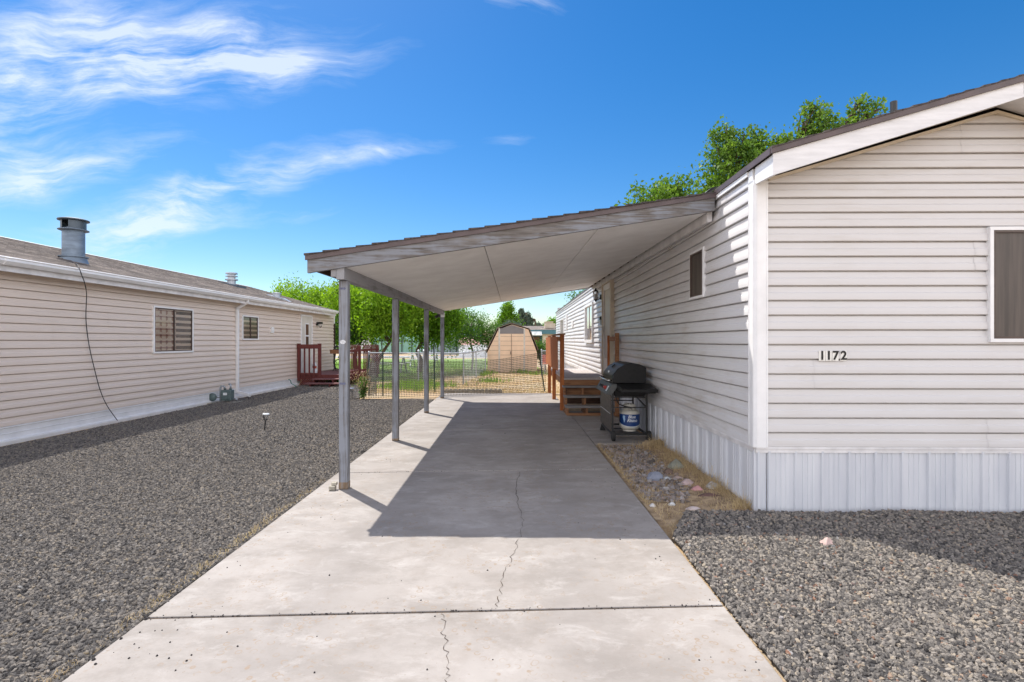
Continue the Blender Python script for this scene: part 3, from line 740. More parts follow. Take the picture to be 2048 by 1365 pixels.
mb.prism([(EX-.02, 20.27, 2.52), (EX-.02, 20.27, 2.70), (-HW, 20.27, zr), (-HW, 20.27, zr-.18)], (0, .03, 0)); mb.prism([(-2*HW-EX, 20.27, 2.52), (-2*HW-EX, 20.27, 2.70), (-HW, 20.27, zr), (-HW, 20.27, zr-.18)], (0, .03, 0))
mb.build('fascia', M['white_dirty'], LH)
# NB the wall runs on past the roof end only by its corner
y = 13.62; mb = MB()
mb.bar((EX+.03, y, 2.60), (EX+.02, y, 2.52), .07, .05); mb.bar((EX+.02, y, 2.535), (.055, y, 2.36), .075, .05, up=(0, 1, 0)); mb.box(.022, .085, y-.04, y+.04, .13, 2.38)
mb.bar((.055, y, .15), (.42, y-.02, .05), .075, .055, up=(0, 1, 0)); mb.build('downspout', M['white'], LH, bevel=.006)
def rplane(px, py):                              # left slope of this roof, along a line of sight
    k = (px-1024)/1024; m_ = (683-py)/1024
    Y = (2.70+RP*(-7.575+EX)-1.5)/(m_-RP*(.016-k)); return Vector((k*Y+7.575-.016*Y, Y, 1.5+m_*Y))
c = rplane(146, 522); 
mb = MB(); x, y, z = c; r = .172
mb.lathe((x, y, z-.12), [(r+.10, -.02), (r+.04, .12), (r+.03, .17), (r+.055, .175), (r+.055, .195), (r, .20), (r, .66), (r*.98, .665), (r*.98, .68)], 32)
mb.lathe((x, y, z+.555), [(r+.035, 0), (r+.065, .012), (r+.065, .022), (r+.03, .035)], 32)
ch = mb.build('chimney', pm('chimney_grey_blue', (.17, .215, .27), .5, .2, 5, metal=.3, vs=(1, 1, 3)), LH, auto=40)
mb = MB()
for k in range(10):
    if k % 5 in (2,): continue
    a0 = 2*math.pi*k/10; vs = []
    for j in range(5):
        a = a0+2*math.pi/10*j/4
        for rr, zz in ((r+.02, .585), (r+.02, .74)): vs.append((x+rr*math.cos(a), y+rr*math.sin(a), z+zz))
    mb.add(vs, [(2*j, 2*j+2, 2*j+3, 2*j+1) for j in range(4)])
mb.lathe((x, y, z+.60), [(r*.8, 0), (r*.8, .02)], 20)
mb.lathe((x, y, z+.735), [(r+.03, 0), (r+.07, .012), (r+.07, .03), (r+.03, .045), (.02, .06)], 32); mb.build('chimney_cap', pm('chimney_cap_dark', (.07, .09, .11), .45, .2, 6, metal=.4), ch, auto=40)
c = rplane(462, 571); x, y, z = c; mb = MB(); mb.hexa([(x-.3,y-.3,z-.12),(x+.35,y-.3,z-.12),(x+.35,y+.3,z-.12),(x-.3,y+.3,z-.12)], [(x-.3,y-.3,z+.10),(x+.35,y-.3,z-.03),(x+.35,y+.3,z-.03),(x-.3,y+.3,z+.10)])
mb.build('vent_flashing', pm('dark_flashing', (.07, .09, .12), .5), LH)
mb = MB(); mb.lathe((x, y, z), [(.13, -.05), (.13, .16), (.20, .165), (.20, .20), (.12, .20), (.12, .28), (.19, .285), (.19, .31), (.12, .315), (.12, .37), (.19, .375), (.18, .42), (.03, .43)], 20)
mb.build('roof_vent', M['galv'], LH, auto=40)
for px, py, s in ((553, 596, 1.), (575, 603, .5)):
    c = rplane(px, py); x, y, z = c; mb = MB(); mb.hexa([(x-.25*s,y-.2*s,z-.06),(x+.25*s,y-.2*s,z-.10),(x+.25*s,y+.2*s,z-.10),(x-.25*s,y+.2*s,z-.06)], [(x-.25*s,y-.2*s,z+.10),(x+.25*s,y-.2*s,z-.04),(x+.25*s,y+.2*s,z-.04),(x-.25*s,y+.2*s,z+.10)])
    if s == 1.: mb.lathe((x, y, z), [(.12, 0), (.12, .12), (.15, .125), (.15, .16), (.02, .18)], 12)
    mb.build('roof_vent', M['galv'], LH)
ls = lambda u, z, d: (d, -u, z)                 # u runs toward the camera so faces look outward
window(LH, lambda u, z, d: (d, u, z), 10.52, 11.8, 1.243, 2.23, fw=.06, proud=.05, style='slide', curtain=True)
window(LH, lambda u, z, d: (d, u, z), 13.89, 14.74, 1.53, 2.206, fw=.06, proud=.05, style='slide', back=pm('sheer_curtain', (.25, .22, .19), .8, .3, 6, vs=(1, 6, .4)))
mb = MB(); mb.box(.0, .05, 15.5, 15.67, 1.74, 1.92); mb.box(.05, .06, 15.52, 15.65, 1.76, 1.90); mb.build('wall_outlet_box', M['white'], LH)
mb = MB(); mb.box(0, .045, 17.62, 17.68, .36, 2.36); mb.box(0, .045, 18.52, 18.58, .36, 2.36); mb.box(0, .046, 17.62, 18.58, 2.36, 2.42)
d_ = mb.build('door', M['white'], LH)
mb = MB(); mb.box(0, .032, 17.68, 18.52, .36, 2.36); mb.build('door_leaf', M['door'], d_)
mb = MB(); mb.box(.03, .042, 17.95, 18.27, 1.25, 2.13); mb.build('door_light', M['white'], d_)
mb = MB(); mb.box(.04, .046, 17.99, 18.23, 1.29, 1.66); mb.box(.04, .046, 17.99, 18.23, 1.71, 2.09); mb.build('door_pane', M['interior'], d_)
mb = MB(); mb.lathe((0, 0, 0), [(.012, 0), (.012, .03), (.03, .035), (.03, .06), (.01, .07)], 10); mb.v = [(.032+z, 18.42+x, 1.28+y) for x, y, z in mb.v]; mb.build('door_knob', M['frame'], d_)
mb = MB(); mb.box(.02, .05, 18.95, 19.1, 2.08, 2.20); mb.box(.05, .22, 18.96, 19.09, 2.13, 2.21); wl = mb.build('wall_light', M['black'], LH)
mb = MB(); mb.lathe((.15, 19.02, 2.0), [(.03, 0), (.06, .04), (.06, .13)], 10); mb.build('lamp_shade', M['clear'], wl)

# ================================================================== CARPORT
CP = empty('carport', (-1.7, 5.17, 0), 0, 'attached carport with weathered grey posts, white plywood ceiling and peeling fascia', 'carport')
off = Vector((-1.7, 5.17, 0))
C00, C10, C01, C11 = (Vector(p) for p in ((-2.017, 5.05, 2.343), (2.10, 5.25, 3.015), (-2.09, 13.55, 2.42), (2.205, 13.6, 3.10)))
def cp(u, v, dz=0., dy=0.):
    p = (C00*(1-u)*(1-v)+C10*u*(1-v)+C01*(1-u)*v+C11*u*v)-off; return Vector((p.x, p.y+dy, p.z+dz))
def zc(x, y):                                    # roof top height over a world point
    v = (y-5.15)/8.42; u = (x+2.04)/4.15; return cp(u, v).z
mb = MB(); n = 26
for k in range(n):
    a, b = k/n, (k+1)/n; j = random.uniform(-.012, .004); a_ = a-(0.006 if k == 0 else 0)
    mb.hexa([cp(a_, 0, .002, -.03+j), cp(b, 0, .002, -.03+j), cp(b, 1, .002, .02), cp(a_, 1, .002, .02)], [cp(a_, 0, .022, -.03+j), cp(b, 0, .008, -.03+j), cp(b, 1, .008, .02), cp(a_, 1, .022, .02)])
rf = mb.build('roof', M['shingle_dark'], CP)
mb = MB(); mb.hexa([cp(0, 0, -.024), cp(1, 0, -.024), cp(1, 1, -.024), cp(0, 1, -.024)], [cp(0, 0), cp(1, 0), cp(1, 1), cp(0, 1)]); mb.build('roof_deck', M['rafter'], rf)
mb = MB(); mb.hexa([cp(-.004, 0, -.045, -.022), cp(1, 0, -.045, -.022), cp(1, 0, -.045, -.008), cp(-.004, 0, -.045, -.008)], [cp(-.004, 0, .006, -.022), cp(1, 0, .006, -.022), cp(1, 0, .006, -.008), cp(-.004, 0, .006, -.008)])
mb.hexa([cp(-.004, 0, -.04, -.02), cp(-.001, 0, -.04, -.02), cp(-.001, 1, -.04), cp(-.004, 1, -.04)], [cp(-.004, 0, .006, -.02), cp(-.001, 0, .006, -.02), cp(-.001, 1, .006), cp(-.004, 1, .006)])
mb.build('drip_edge', M['brown_metal'], rf)
mb = MB(); B0 = -.172
mb.hexa([cp(0, 0, B0, -.006), cp(.994, 0, B0-.005, -.006), cp(.994, 0, B0-.005, .034), cp(0, 0, B0, .034)], [cp(0, 0, -.002, -.006), cp(.994, 0, -.002, -.006), cp(.994, 0, -.002, .034), cp(0, 0, -.002, .034)])
mb.build('fascia', M['wfascia'], CP)
mb = MB(); mb.hexa([cp(0, 1, B0), cp(1, 1, B0), cp(1, 1, B0, .03), cp(0, 1, B0, .03)], [cp(0, 1), cp(1, 1), cp(1, 1, 0, .03), cp(0, 1, 0, .03)])
mb.build('rear_fascia', M['white_dirty'], CP)
mb = MB(); mb.hexa([cp(0, 0, -.135, .036), cp(.006, 0, -.135, .036), cp(.006, 1, -.135), cp(0, 1, -.135)], [cp(0, 0, -.025, .036), cp(.006, 0, -.025, .036), cp(.006, 1, -.025), cp(0, 1, -.025)])
mb.build('side_fascia', M['rafter'], CP)
for k in range(14):
    v = .015+k*.075; mb = MB(); A = .010
    mb.hexa([cp(A, v, -.145), cp(1, v, -.145), cp(1, v, -.145, .038), cp(A, v, -.145, .038)], [cp(A, v, -.026), cp(1, v, -.026), cp(1, v, -.026, .038), cp(A, v, -.026, .038)])
    mb.build('rafter', M['rafter'], CP)
# ceiling sheets with open seams
xs = [(-1.76, -.285), (-.276, .875), (.884, 2.02)]; ys = [5.10, 6.88, 9.32, 11.76, 13.52]
mb = MB()
for i, (a, b) in enumerate(xs):
    for j in range(4):
        y0 = ys[j]+(.005 if j else 0); y1 = ys[j+1]-.005
        sag = random.uniform(-.004, .003)
        pts = [(a, y0), (b, y0), (b, y1), (a, y1)]
        yy = lambda x, y: 5.089+(x+2.017)*.0486 if y < 5.2 else y
        mb.hexa([Vector((x-off.x, yy(x, y)-off.y, zc(x, y)-.166+sag)) for x, y in pts], [Vector((x-off.x, yy(x, y)-off.y, zc(x, y)-.150+sag)) for x, y in pts])
mb.build('ceiling', M['ceiling'], CP)
mb = MB(); mb.hexa([Vector((x-off.x, y-off.y, zc(x, y)-.262)) for x, y in ((2.04, 5.36), (2.095, 5.36), (2.20, 13.5), (2.13, 13.5))], [Vector((x-off.x, y-off.y, zc(x, y)-.10)) for x, y in ((2.04, 5.36), (2.095, 5.36), (2.20, 13.5), (2.13, 13.5))])
mb.build('ledger_board', M['white_dirty'], CP)
posts = [(-1.706, 5.17), (-1.755, 7.68), (-1.79, 10.67), (-1.83, 13.4)]
bz = lambda x, y: zc(x, y)-.167
mb = MB()
def bh(mb, x0, x1, ya, yb, h0, h1, pa, pb):
    mb.hexa([Vector((x0+pa-off.x, ya-off.y, h0(ya))), Vector((x1+pa-off.x, ya-off.y, h0(ya))), Vector((x1+pb-off.x, yb-off.y, h0(yb))), Vector((x0+pb-off.x, yb-off.y, h0(yb)))],
            [Vector((x0+pa-off.x, ya-off.y, h1(ya))), Vector((x1+pa-off.x, ya-off.y, h1(ya))), Vector((x1+pb-off.x, yb-off.y, h1(yb))), Vector((x0+pb-off.x, yb-off.y, h1(yb)))])
TB = lambda y: bz(-1.70, y)+.006; BB = lambda y: TB(y)-.125
bh(mb, -1.745, -1.665, 5.08, 13.45, BB, TB, 0, -.12)
bm = mb.build('beam', M['beam'], CP, bevel=.004)
mb = MB(); bh(mb, -1.80, -1.748, 5.085, 5.30, lambda y: TB(y)-.10, TB, 0, 0); mb.build('beam_end', M['beam'], bm, bevel=.004)
for i, (x, y) in enumerate(posts):
    h = BB(y)-.002; w_ = .0445; mb = MB()
    nn = 8
    for k in range(nn):
        pass
    mb.box(x-w_-off.x, x+w_-off.x, y-off.y, y+.089-off.y, 0.004, h)
    po = mb.build('post', M['post'], CP, bevel=.006)
    mb = MB(); mb.box(x-w_-off.x-.0015, x+w_-off.x+.0015, y-off.y-.0015, y+.0905-off.y, .003, .075 if i == 0 else .04); mb.build('post_foot', wood_mat('bare_post_foot', (.28, .20, .13), (.13, .085, .05), (.3, .3, .32), .42, sc=(1, 1, .06)), po, bevel=.006)
    if i == 0:
        mb = MB(); X = x-off.x; Y = y-off.y
        for zz, s_ in ((2.03, .0), (1.07, 0)): mb = MB(); mb.add([(X-w_+.008, Y-.002, zz-.01), (X+.012, Y-.002, zz-.01), (X+.012, Y-.002, zz-.018), (X+.03, Y-.002, zz), (X+.012, Y-.002, zz+.018), (X+.012, Y-.002, zz+.01), (X-w_+.008, Y-.002, zz+.01)], [tuple(range(7))]); mb.build('paint_mark', pm('faded_blue_mark', (.12, .13, .20), .8, .3, 50), po)
        mb = MB(); mb.add([(X+.03*math.cos(t)-.002, Y-.002, 1.49+.022*math.sin(t)) for t in np.linspace(0, 6.0, 14)], [tuple(range(14))]); mb.build('paint_patch', pm('white_paint_patch', (.55, .56, .58), .8, .3, 60), po)
mb = MB(); x, y = -1.80-off.x, 5.12-off.y; mb.box(x-.035, x+.025, y, y+.06, .004, .045); mb.box(x-.02, x+.03, y+.03, y+.08, .045, .075)
# small wood block at the foot of the first post
o = mb.build('wood_block', M['concrete_block'], None, bevel=.004); o.location = off; tag(o, 'small weathered block against the foot of the nearest carport post', 'block')
x, y = -1.85-off.x, 13.36-off.y; zz = 2.12; mb = MB(); mb.box(x-.09, x-.02, y-.06, y, zz+.0, zz+.12); mb.tube([(x-.055, y-.02, zz+.05), (x-.13, y-.08, zz)], [.03, .045], 10); fl = mb.build('flood_light', M['black'], CP)
mb = MB(); mb.box(x-.0, x+.09, y-.07, y-.004, zz, zz+.12); mb.build('light_box', M['white'], fl)
# lifted flashing where the carport roof meets the home
mb = MB(); mb.add([(1.98-off.x, 5.3-off.y, 3.02), (2.14-off.x, 5.3-off.y, 3.10), (2.14-off.x, 6.0-off.y, 3.10), (1.98-off.x, 6.0-off.y, 3.02), (2.06-off.x, 5.28-off.y, 3.085), (2.06-off.x, 6.0-off.y, 3.085)], [(0, 4, 5, 3), (4, 1, 2, 5)])
mb.build('flashing', M['galv'], rf)

# ================================================================== PORCH (right)
PO = empty('wooden_porch', (1.13, 11.05, 0), 0, 'cedar porch with steps and solid board railing at the side door of the white home', 'porch')
ox, oy = 1.13, 11.05; DZ = .70; DW = 2.115-ox; DY = 3.85
mb = MB()
for k in range(27):
    y0 = -.03+k*.143; mb.box(-.01, DW, y0, y0+.137, DZ-.035, DZ+random.uniform(-.0015, .0015))
mb.build('deck_floor', M['deckboard'], PO)
mb = MB(); mb.box(0, DW, -.002, .036, DZ-.19, DZ-.037); mb.box(0, .036, .038, DY, DZ-.19, DZ-.037); mb.box(.04, DW, 1.9, 1.94, DZ-.19, DZ-.037); mb.build('rim_joist', M['cedar_h'], PO)
for (x, y, z0) in ((-.09, .0, 0), (-.09, 2.10, 0), (-.09, 3.72, 0)):
    mb = MB(); mb.box(x, x+.088, y, y+.088, z0, 1.63); mb.build('post', M['cedar'], PO, bevel=.003)
mb = MB(); mb.box(-.128, -.092, -.02, 3.84, 1.50, 1.59); mb.box(-.11, .02, -.03, 3.85, 1.632, 1.665); mb.build('hand_rail', M['cedar_h'], PO)
for k in range(22):
    y0 = .10+k*.168
    mb = MB(); mb.box(-.150, -.130, y0, y0+.150, .86+random.uniform(-.01, .01), 1.60); mb.build('railing_board', M['cedar'], PO)
mb = MB(); mb.box(DW-.055, DW+.02, -.86, -.78, 0, 1.66); mb.build('post', M['cedar_h'], PO, bevel=.003)
mb = MB(); mb.box(DW-.05, DW+.0, -.02, .06, 0, 1.62); mb.build('post', M['cedar'], PO, bevel=.003)
mb = MB(); mb.box(DW-.03, DW+.01, -.78, -.02, 1.50, 1.59); mb.build('side_rail', M['cedar_h'], PO)
mb = MB(); mb.box(.05, DW, 1.2, 1.235, .0, .5); mb.build('added_block_board', M['rafter'], PO)  # dark board added under the deck to block the sunlit ground beyond
mb = MB(); mb.box(.05, DW, .0, .04, .33, .508); mb.build('cross_board', M['cedar_h'], PO)
# steps
st = MB(); SX0, SX1 = -.03, .95
for k, (zt, yy) in enumerate(((.19, -.78), (.363, -.50), (.545, -.22))):
    mb = MB(); mb.box(SX0-.02, SX1, yy-.0, yy+.275, zt-.036, zt); mb.build('tread', M['tread'], PO, bevel=.005)
mb = MB()
for x in (SX0, .36, .80):
    mb.box(x, x+.038, -.70, -.0, .0, .05); mb.box(x, x+.04, -.74, -.66, .05, .153); mb.box(x, x+.04, -.47, -.39, .0, .326); mb.box(x, x+.04, -.19, -.11, .0, .508)
    mb.prism([(x+.001, -.68, .03), (x+.001, -.60, .03), (x+.001, -.02, .42), (x+.001, -.02, .50), ], (.036, 0, 0))
mb.box(SX0, SX1, -.775, -.74, .004, .055)
mb.build('stringer', M['cedar_h'], PO)
# short grey box behind steps
# ================================================================== GRILL
GR = empty('gas_grill', (1.78, 8.2, 0), -.012, 'black gas grill with domed lid on a wheeled cart against the white siding', 'grill')
mb = MB()
Lx, Rx, Ny, Fy = -.26, .25, -.50, .42           # -x is the front
T = .026
for (x, y, zb) in ((Lx, Ny, .02), (Rx, Ny, .02), (Lx, Fy, .02), (Rx, Fy, .02)): mb.bar((x, y, zb), (x, y, .80), T)
for z in (.10,): mb.bar((Lx, Ny, z), (Rx, Ny, z), T); mb.bar((Lx, Fy, z), (Rx, Fy, z), T); mb.bar((Lx, Ny, z), (Lx, Fy, z), T); mb.bar((Rx, Ny, z), (Rx, Fy, z), T)
for z in (.50, .655): mb.bar((Lx, Ny, z), (Rx-.02, Ny, z), .016); mb.bar((Lx, Fy, z), (Rx, Fy, z), .016)
mb.bar((Rx, Ny, .50), (Rx, Fy, .62), .016); mb.bar((.02, Fy, .5), (.02, Fy, .75), .018)
mb.bar((Lx, .0, .10), (Rx, .0, .10), .02)
mb.build('cart_frame', M['black'], GR)
mb = MB()
mb.prism([(Lx-.04, Fy-.02, .0), (Lx+.05, Fy-.02, .0), (Lx+.015, Fy-.02, .10), (Lx-.015, Fy-.02, .10)], (0, .05, 0)); mb.build('foot', M['rubber'], GR)
for x in (Lx+.005, Rx+.03):
    mb = MB(); prof = [(.02, -.024), (.070, -.024), (.078, -.016), (.078, .016), (.070, .024), (.02, .024)]
    mb.lathe((0, 0, 0), prof, 24); mb.v = [(x+q[2], Ny-.035+q[0], .078+q[1]) for q in mb.v]; mb.build('wheel', M['rubber'], GR, auto=40)
mb = MB(); mb.tube([(Lx, Ny-.035, .078), (Rx+.04, Ny-.035, .078)], .008, 8); mb.build('axle', M['chrome'], GR)
mb = MB(); mb.box(Lx-.03, Lx-.016, Ny+.01, Fy+.03, .14, .70); mb.build('cart_door', M['steel'], GR, bevel=.003)
mb = MB(); mb.box(Lx-.034, Lx-.030, Ny+.03, Fy+.0, .40, .405); mb.build('door_crease', M['label_white'], GR)
# fire box
mb = MB(); mb.hexa([(Lx+.04, Ny+.04, .66), (Rx-.02, Ny+.04, .66), (Rx-.02, Fy, .66), (Lx+.04, Fy, .66)], [(Lx, Ny-.0, .84), (Rx+.03, Ny-.0, .84), (Rx+.03, Fy+.04, .84), (Lx, Fy+.04, .84)])
mb.build('fire_box', M['black'], GR, bevel=.005)
mb = MB(); mb.hexa([(-.20, -.93, .765), (Rx+.06, -.93, .765), (Rx+.06, Ny-.02, .765), (-.20, Ny-.02, .765)], [(-.20, -.93, .81), (Rx+.06, -.93, .81), (Rx+.06, Ny-.02, .85), (-.20, Ny-.02, .85)])
mb.hexa([(-.20, Ny-.02, .80), (Rx+.06, Ny-.02, .80), (Rx+.06, Ny+.1, .80), (-.20, Ny+.1, .80)], [(-.20, Ny-.02, .852), (Rx+.06, Ny-.02, .852), (Rx+.06, Ny+.1, .852), (-.20, Ny+.1, .852)])
mb.box(-.18, Rx+.03, Ny-.43+.02, Ny, .752, .765)
mb.build('side_shelf', M['blackgloss'], GR, bevel=.006)
# control panel
mb = MB(); pn = [(Lx-.015, .855), (Lx-.10, .70), (Lx-.03, .685), (Lx+.06, .80), (Lx+.06, .855)]
mb.prism([(x, Ny-.04, z) for x, z in pn], (0, Fy-Ny+.12, 0)); cpn = mb.build('control_panel', M['panel_steel'], GR, bevel=.004)
nrm = Vector((-.155, 0, .085)).normalized(); al = Vector((.085, 0, .155)).normalized(); cc = Vector((Lx-.0575, 0, .777))
for k, y in enumerate((-.02, .10, .22, .33)):
    for (r_, h0, h1, mt) in ((.030, 0, .008, 'chrome'), (.021, .008, .034, 'blackgloss')):
        mb = MB(); p = cc+Vector((0, y-.16, 0)); mb.tube([p+nrm*h0, p+nrm*h1], r_, 14); kb = mb.build('knob_ring' if mt == 'chrome' else 'knob', M[mt], cpn)
mb = MB(); p = cc+Vector((0, -.24, 0)); mb.tube([p, p+nrm*.02], .03, 12); mb.tube([p+nrm*.02, p+nrm*.04], .018, 10); mb.build('igniter', M['red'], cpn)
mb = MB(); p = cc+Vector((0, -.38, 0)); e = Vector((0, .045, 0)); a2 = al*.045; q = nrm*.002
mb.add([p-e-a2+q, p+e-a2+q, p+e+a2+q, p-e+a2+q], [(0, 3, 2, 1)]); mb.build('sticker', M['label_white'], cpn)
# lid: arc profile in xz extruded along y
prof = [(Lx+.02, .86), (Lx+.015, .93), (Lx+.03, .99), (Lx+.10, 1.08), (Lx+.20, 1.145), (Lx+.30, 1.165), (Lx+.42, 1.15), (Lx+.50, 1.115), (Lx+.525, 1.09), (Lx+.53, .86)]
prof = [(x-.01, z-.0) for x, z in prof]
y0, y1 = Ny+.04, Fy-.02
mb = MB(); mb.prism([(x, y0, z) for x, z in prof], (0, y1-y0, 0)); lid = mb.build('lid', M['blackgloss'], GR, bevel=.008)
mb = MB()
def lp(i, t): a, b = prof[i], prof[i+1]; return a[0]+(b[0]-a[0])*t, a[1]+(b[1]-a[1])*t
for (ya, yb) in ((y0+.02, y1-.02),):
    vs = []
    for i, t in ((1, .5), (2, 0), (2, .5), (3, 0), (3, .6)):
        x, z = lp(i, t); vs += [(x-.004, ya, z+.004), (x-.004, yb, z+.004)]
    mb.add(vs, [(2*k, 2*k+1, 2*k+3, 2*k+2) for k in range(4)])
mb.build('lid_plate', M['steel'], lid, smooth=True)
x, z = lp(3, .25); mb = MB(); mb.tube([(x-.012, -.02, z+.008), (x-.022, -.02, z+.02)], .035, 16); mb.tube([(x-.03, -.02, z+.02), (x-.028, -.02, z+.024)], .03, 16); mb.build('thermometer', M['black'], lid)
x, z = lp(2, .2); mb = MB(); mb.bar((x-.008, -.055, z+.006), (x-.008, .015, z+.006), .012, .035); mb.build('badge', M['label_white'], lid)
mb = MB(); hx = Lx-.075; mb.tube([(Lx+.005, y0+.06, .90), (hx+.02, y0+.06, .90), (hx, y0+.10, .905), (hx, y1-.10, .905), (hx+.02, y1-.06, .90), (Lx+.005, y1-.06, .90)], .011, 8); mb.build('lid_handle', M['chrome'], lid, smooth=True)
# gas hose
mb = MB(); mb.tube([(-.20, -.44, .68), (-.19, -.45, .60), (-.15, -.45, .54), (-.06, -.46, .51), (0.02, -.40, .49), (.04, -.36, .475)], .009, 8); mb.build('gas_hose', M['rubber'], GR, smooth=True)
mb = MB(); mb.tube([(-.20, -.44, .66), (-.20, -.44, .74)], .016, 8); mb.build('gas_valve', pm('brass', (.45, .28, .08), .3, metal=.9), GR)
# ---- propane tank
TK = empty('propane_tank', (1.82, 7.93, .0), 0, 'white propane tank with a blue label standing inside the grill cart', 'gas tank')
mb = MB(); mb.lathe((0, 0, .115), [(.105, 0), (.105, .028), (.12, .03), (.14, .045), (.153, .075), (.155, .10), (.155, .25), (.150, .285), (.13, .315), (.09, .335), (.04, .345), (.02, .347)], 40); mb.build('tank_body', M['tank'], TK, auto=50)
mb = MB()
vs = []; n = 26
for k in range(n+1):
    a = R(-90-88+k*176/n); t = abs(k/n-.5)*2
    z0 = .255-.055*(1-t**2)+.0; 
    vs += [(.1565*math.cos(a), .1565*math.sin(a), z0), (.1565*math.cos(a), .1565*math.sin(a), .382)]
mb.add(vs, [(2*k, 2*k+2, 2*k+3, 2*k+1) for k in range(n)]); lb = mb.build('tank_label', M['tank_blue'], TK, smooth=True)
mb = MB(); vs = []
for k in range(n+1):
    a = R(-90-88+k*176/n); t = abs(k/n-.5)*2; z0 = .255-.055*(1-t**2)
    for q in (-.010, 0): vs.append((.1570*math.cos(a), .1570*math.sin(a), z0+q))
mb.add(vs, [(2*k, 2*k+2, 2*k+3, 2*k+1) for k in range(n)]); mb.build('label_rim', M['label_white'], lb, smooth=True)
def wrap(vs, r, x0, z0, rot=0.): 
    out = []
    for x, y, z in vs:
        a = R(-90)+(x0+x)/r+rot; out.append(((r+z)*math.cos(a), (r+z)*math.sin(a), z0+y))
    return out
mb = MB()
for txt, zz, xx in (('Blue', .346, .022), ('Rhino', .290, .028)):
    vs, fs = text_mesh(txt, .066, .0005, shear=.2, bold=.0012); mb.add(wrap(vs, .1585, xx, zz, -.13), fs)
mb.build('label_writing', M['label_white'], lb)
rh = [(-.03, .04), (-.015, .052), (.0, .045), (.012, .05), (.02, .035), (.016, .01), (.022, -.01), (.012, -.03), (.008, -.055), (-.004, -.055), (-.008, -.03), (-.02, -.01), (-.03, .012)]
mb = MB(); mb.add(wrap([(x*.85, y*1.0, 0) for x, y in rh], .1583, -.098, .315, -.13), [tuple(range(len(rh)))]); mb.build('label_emblem', M['label_light'], lb)
mb = MB()
for a0, a1 in ((20, 160), (200, 340)):
    vs = []; m_ = 12
    for k in range(m_+1):
        a = R(a0+(a1-a0)*k/m_); zt = .53 if 2 < k < 10 else .515
        vs += [(.095*math.cos(a), .095*math.sin(a), .44), (.095*math.cos(a), .095*math.sin(a), .485), (.098*math.cos(a), .098*math.sin(a), .50), (.098*math.cos(a), .098*math.sin(a), zt)]
    fs = []
    for k in range(m_):
        for r_ in ((0,) if k % 4 == 1 else ()): fs.append((4*k, 4*k+4, 4*k+5, 4*k+1))
        if k not in (4, 5, 6): fs.append((4*k, 4*k+4, 4*k+5, 4*k+1))
        fs += [(4*k+1, 4*k+5, 4*k+6, 4*k+2), (4*k+2, 4*k+6, 4*k+7, 4*k+3)]
    fs = list(dict.fromkeys(fs)); mb.add(vs, fs)
mb.build('tank_collar', M['tank'], TK)
mb = MB(); mb.tube([(0, 0, .46), (0, 0, .52)], .018, 10); mb.tube([(0, 0, .50), (-.05, -.03, .50)], .014, 8); mb.lathe((0, 0, .52), [(.03, 0), (.03, .015)], 12); mb.build('tank_valve', M['chrome'], TK)

# ================================================================== RED DECK (left)
RD = empty('red_deck', (-7.28, 17.4, 0), -.016, 'dark red stained deck with railings beside the pink-beige home', 'deck')
mb = MB()
for k in range(24): mb.box(.05, 1.75, k*.145, k*.145+.139, .325, .36)
mb.build('deck_floor', M['red_floor'], RD)
mb = MB(); mb.box(.05, 1.76, -.04, -.002, .19, .355); mb.box(1.752, 1.79, -.002, 3.5, .19, .355); mb.build('rim_board', M['red_wood'], RD)
mb = MB()
for k in range(14):
    mb.bar((.05+k*.058, -.02, .0), (.05+k*.058+.19, -.02, .19), .03, .008, up=(0, 1, 0)); mb.bar((.05+k*.058+.19, -.03, .0), (.05+k*.058, -.03, .19), .03, .008, up=(0, 1, 0))
mb.build('lattice', M['red_wood'], RD)
for x in (.02, .72):
    mb = MB(); mb.box(x, x+.09, -.09, 0, 0.15, 1.40); mb.box(x-.008, x+.098, -.098, .008, 1.40, 1.415); mb.build('post', M['red_wood'], RD)
mb = MB(); mb.box(.02, .82, -.115, -.09, 1.24, 1.385); mb.box(.11, .72, -.085, -.045, .36, .42); mb.build('rail', M['red_wood'], RD)
for x in (.24, .40, .56): mb = MB(); mb.box(x, x+.045, -.087, -.05, .28, 1.26); mb.build('baluster', M['red_wood'], RD)
for k in range(23):
    y = .02+k*.155
    if k in (7, 8): continue
    mb = MB(); mb.prism([(1.80, y, .16), (1.80, y+.05, .16), (1.80, y+.05, 1.33), (1.80, y+.025, 1.36), (1.80, y, 1.33)], (.022, 0, 0)); mb.build('baluster', M['red_wood'], RD)
mb = MB(); mb.box(1.775, 1.798, 0, 3.55, 1.13, 1.20); mb.box(1.775, 1.798, 0, 3.55, .40, .47); mb.build('rail', M['red_wood'], RD)
for y in (0, 1.2, 3.45): mb = MB(); mb.box(1.68, 1.76, y, y+.09, 0, 1.31); mb.build('post', M['red_wood'], RD)
mb = MB(); mb.box(.62, 1.74, -.36, -.05, .21, .245); mb.build('tread', M['red_floor'], RD)
mb = MB(); mb.box(.50, 1.74, -.66, -.37, .085, .12); mb.build('tread', M['red_floor'], RD)
mb = MB(); 
for x in (.66, 1.3): mb.box(x, x+.04, -.64, -.06, 0, .085); mb.box(x, x+.04, -.35, -.06, .085, .21)
mb.build('stringer', M['red_wood'], RD)
mb = MB(); mb.box(0, .09, 0, .09, 0, 2.2); o = mb.build('dark_post', pm('dark_brown_post', (.04, .022, .016), .8), None); o.location = (-7.28, 20.75, 0)
tag(o, 'tall dark brown post at the rear corner of the pink-beige home', 'post')
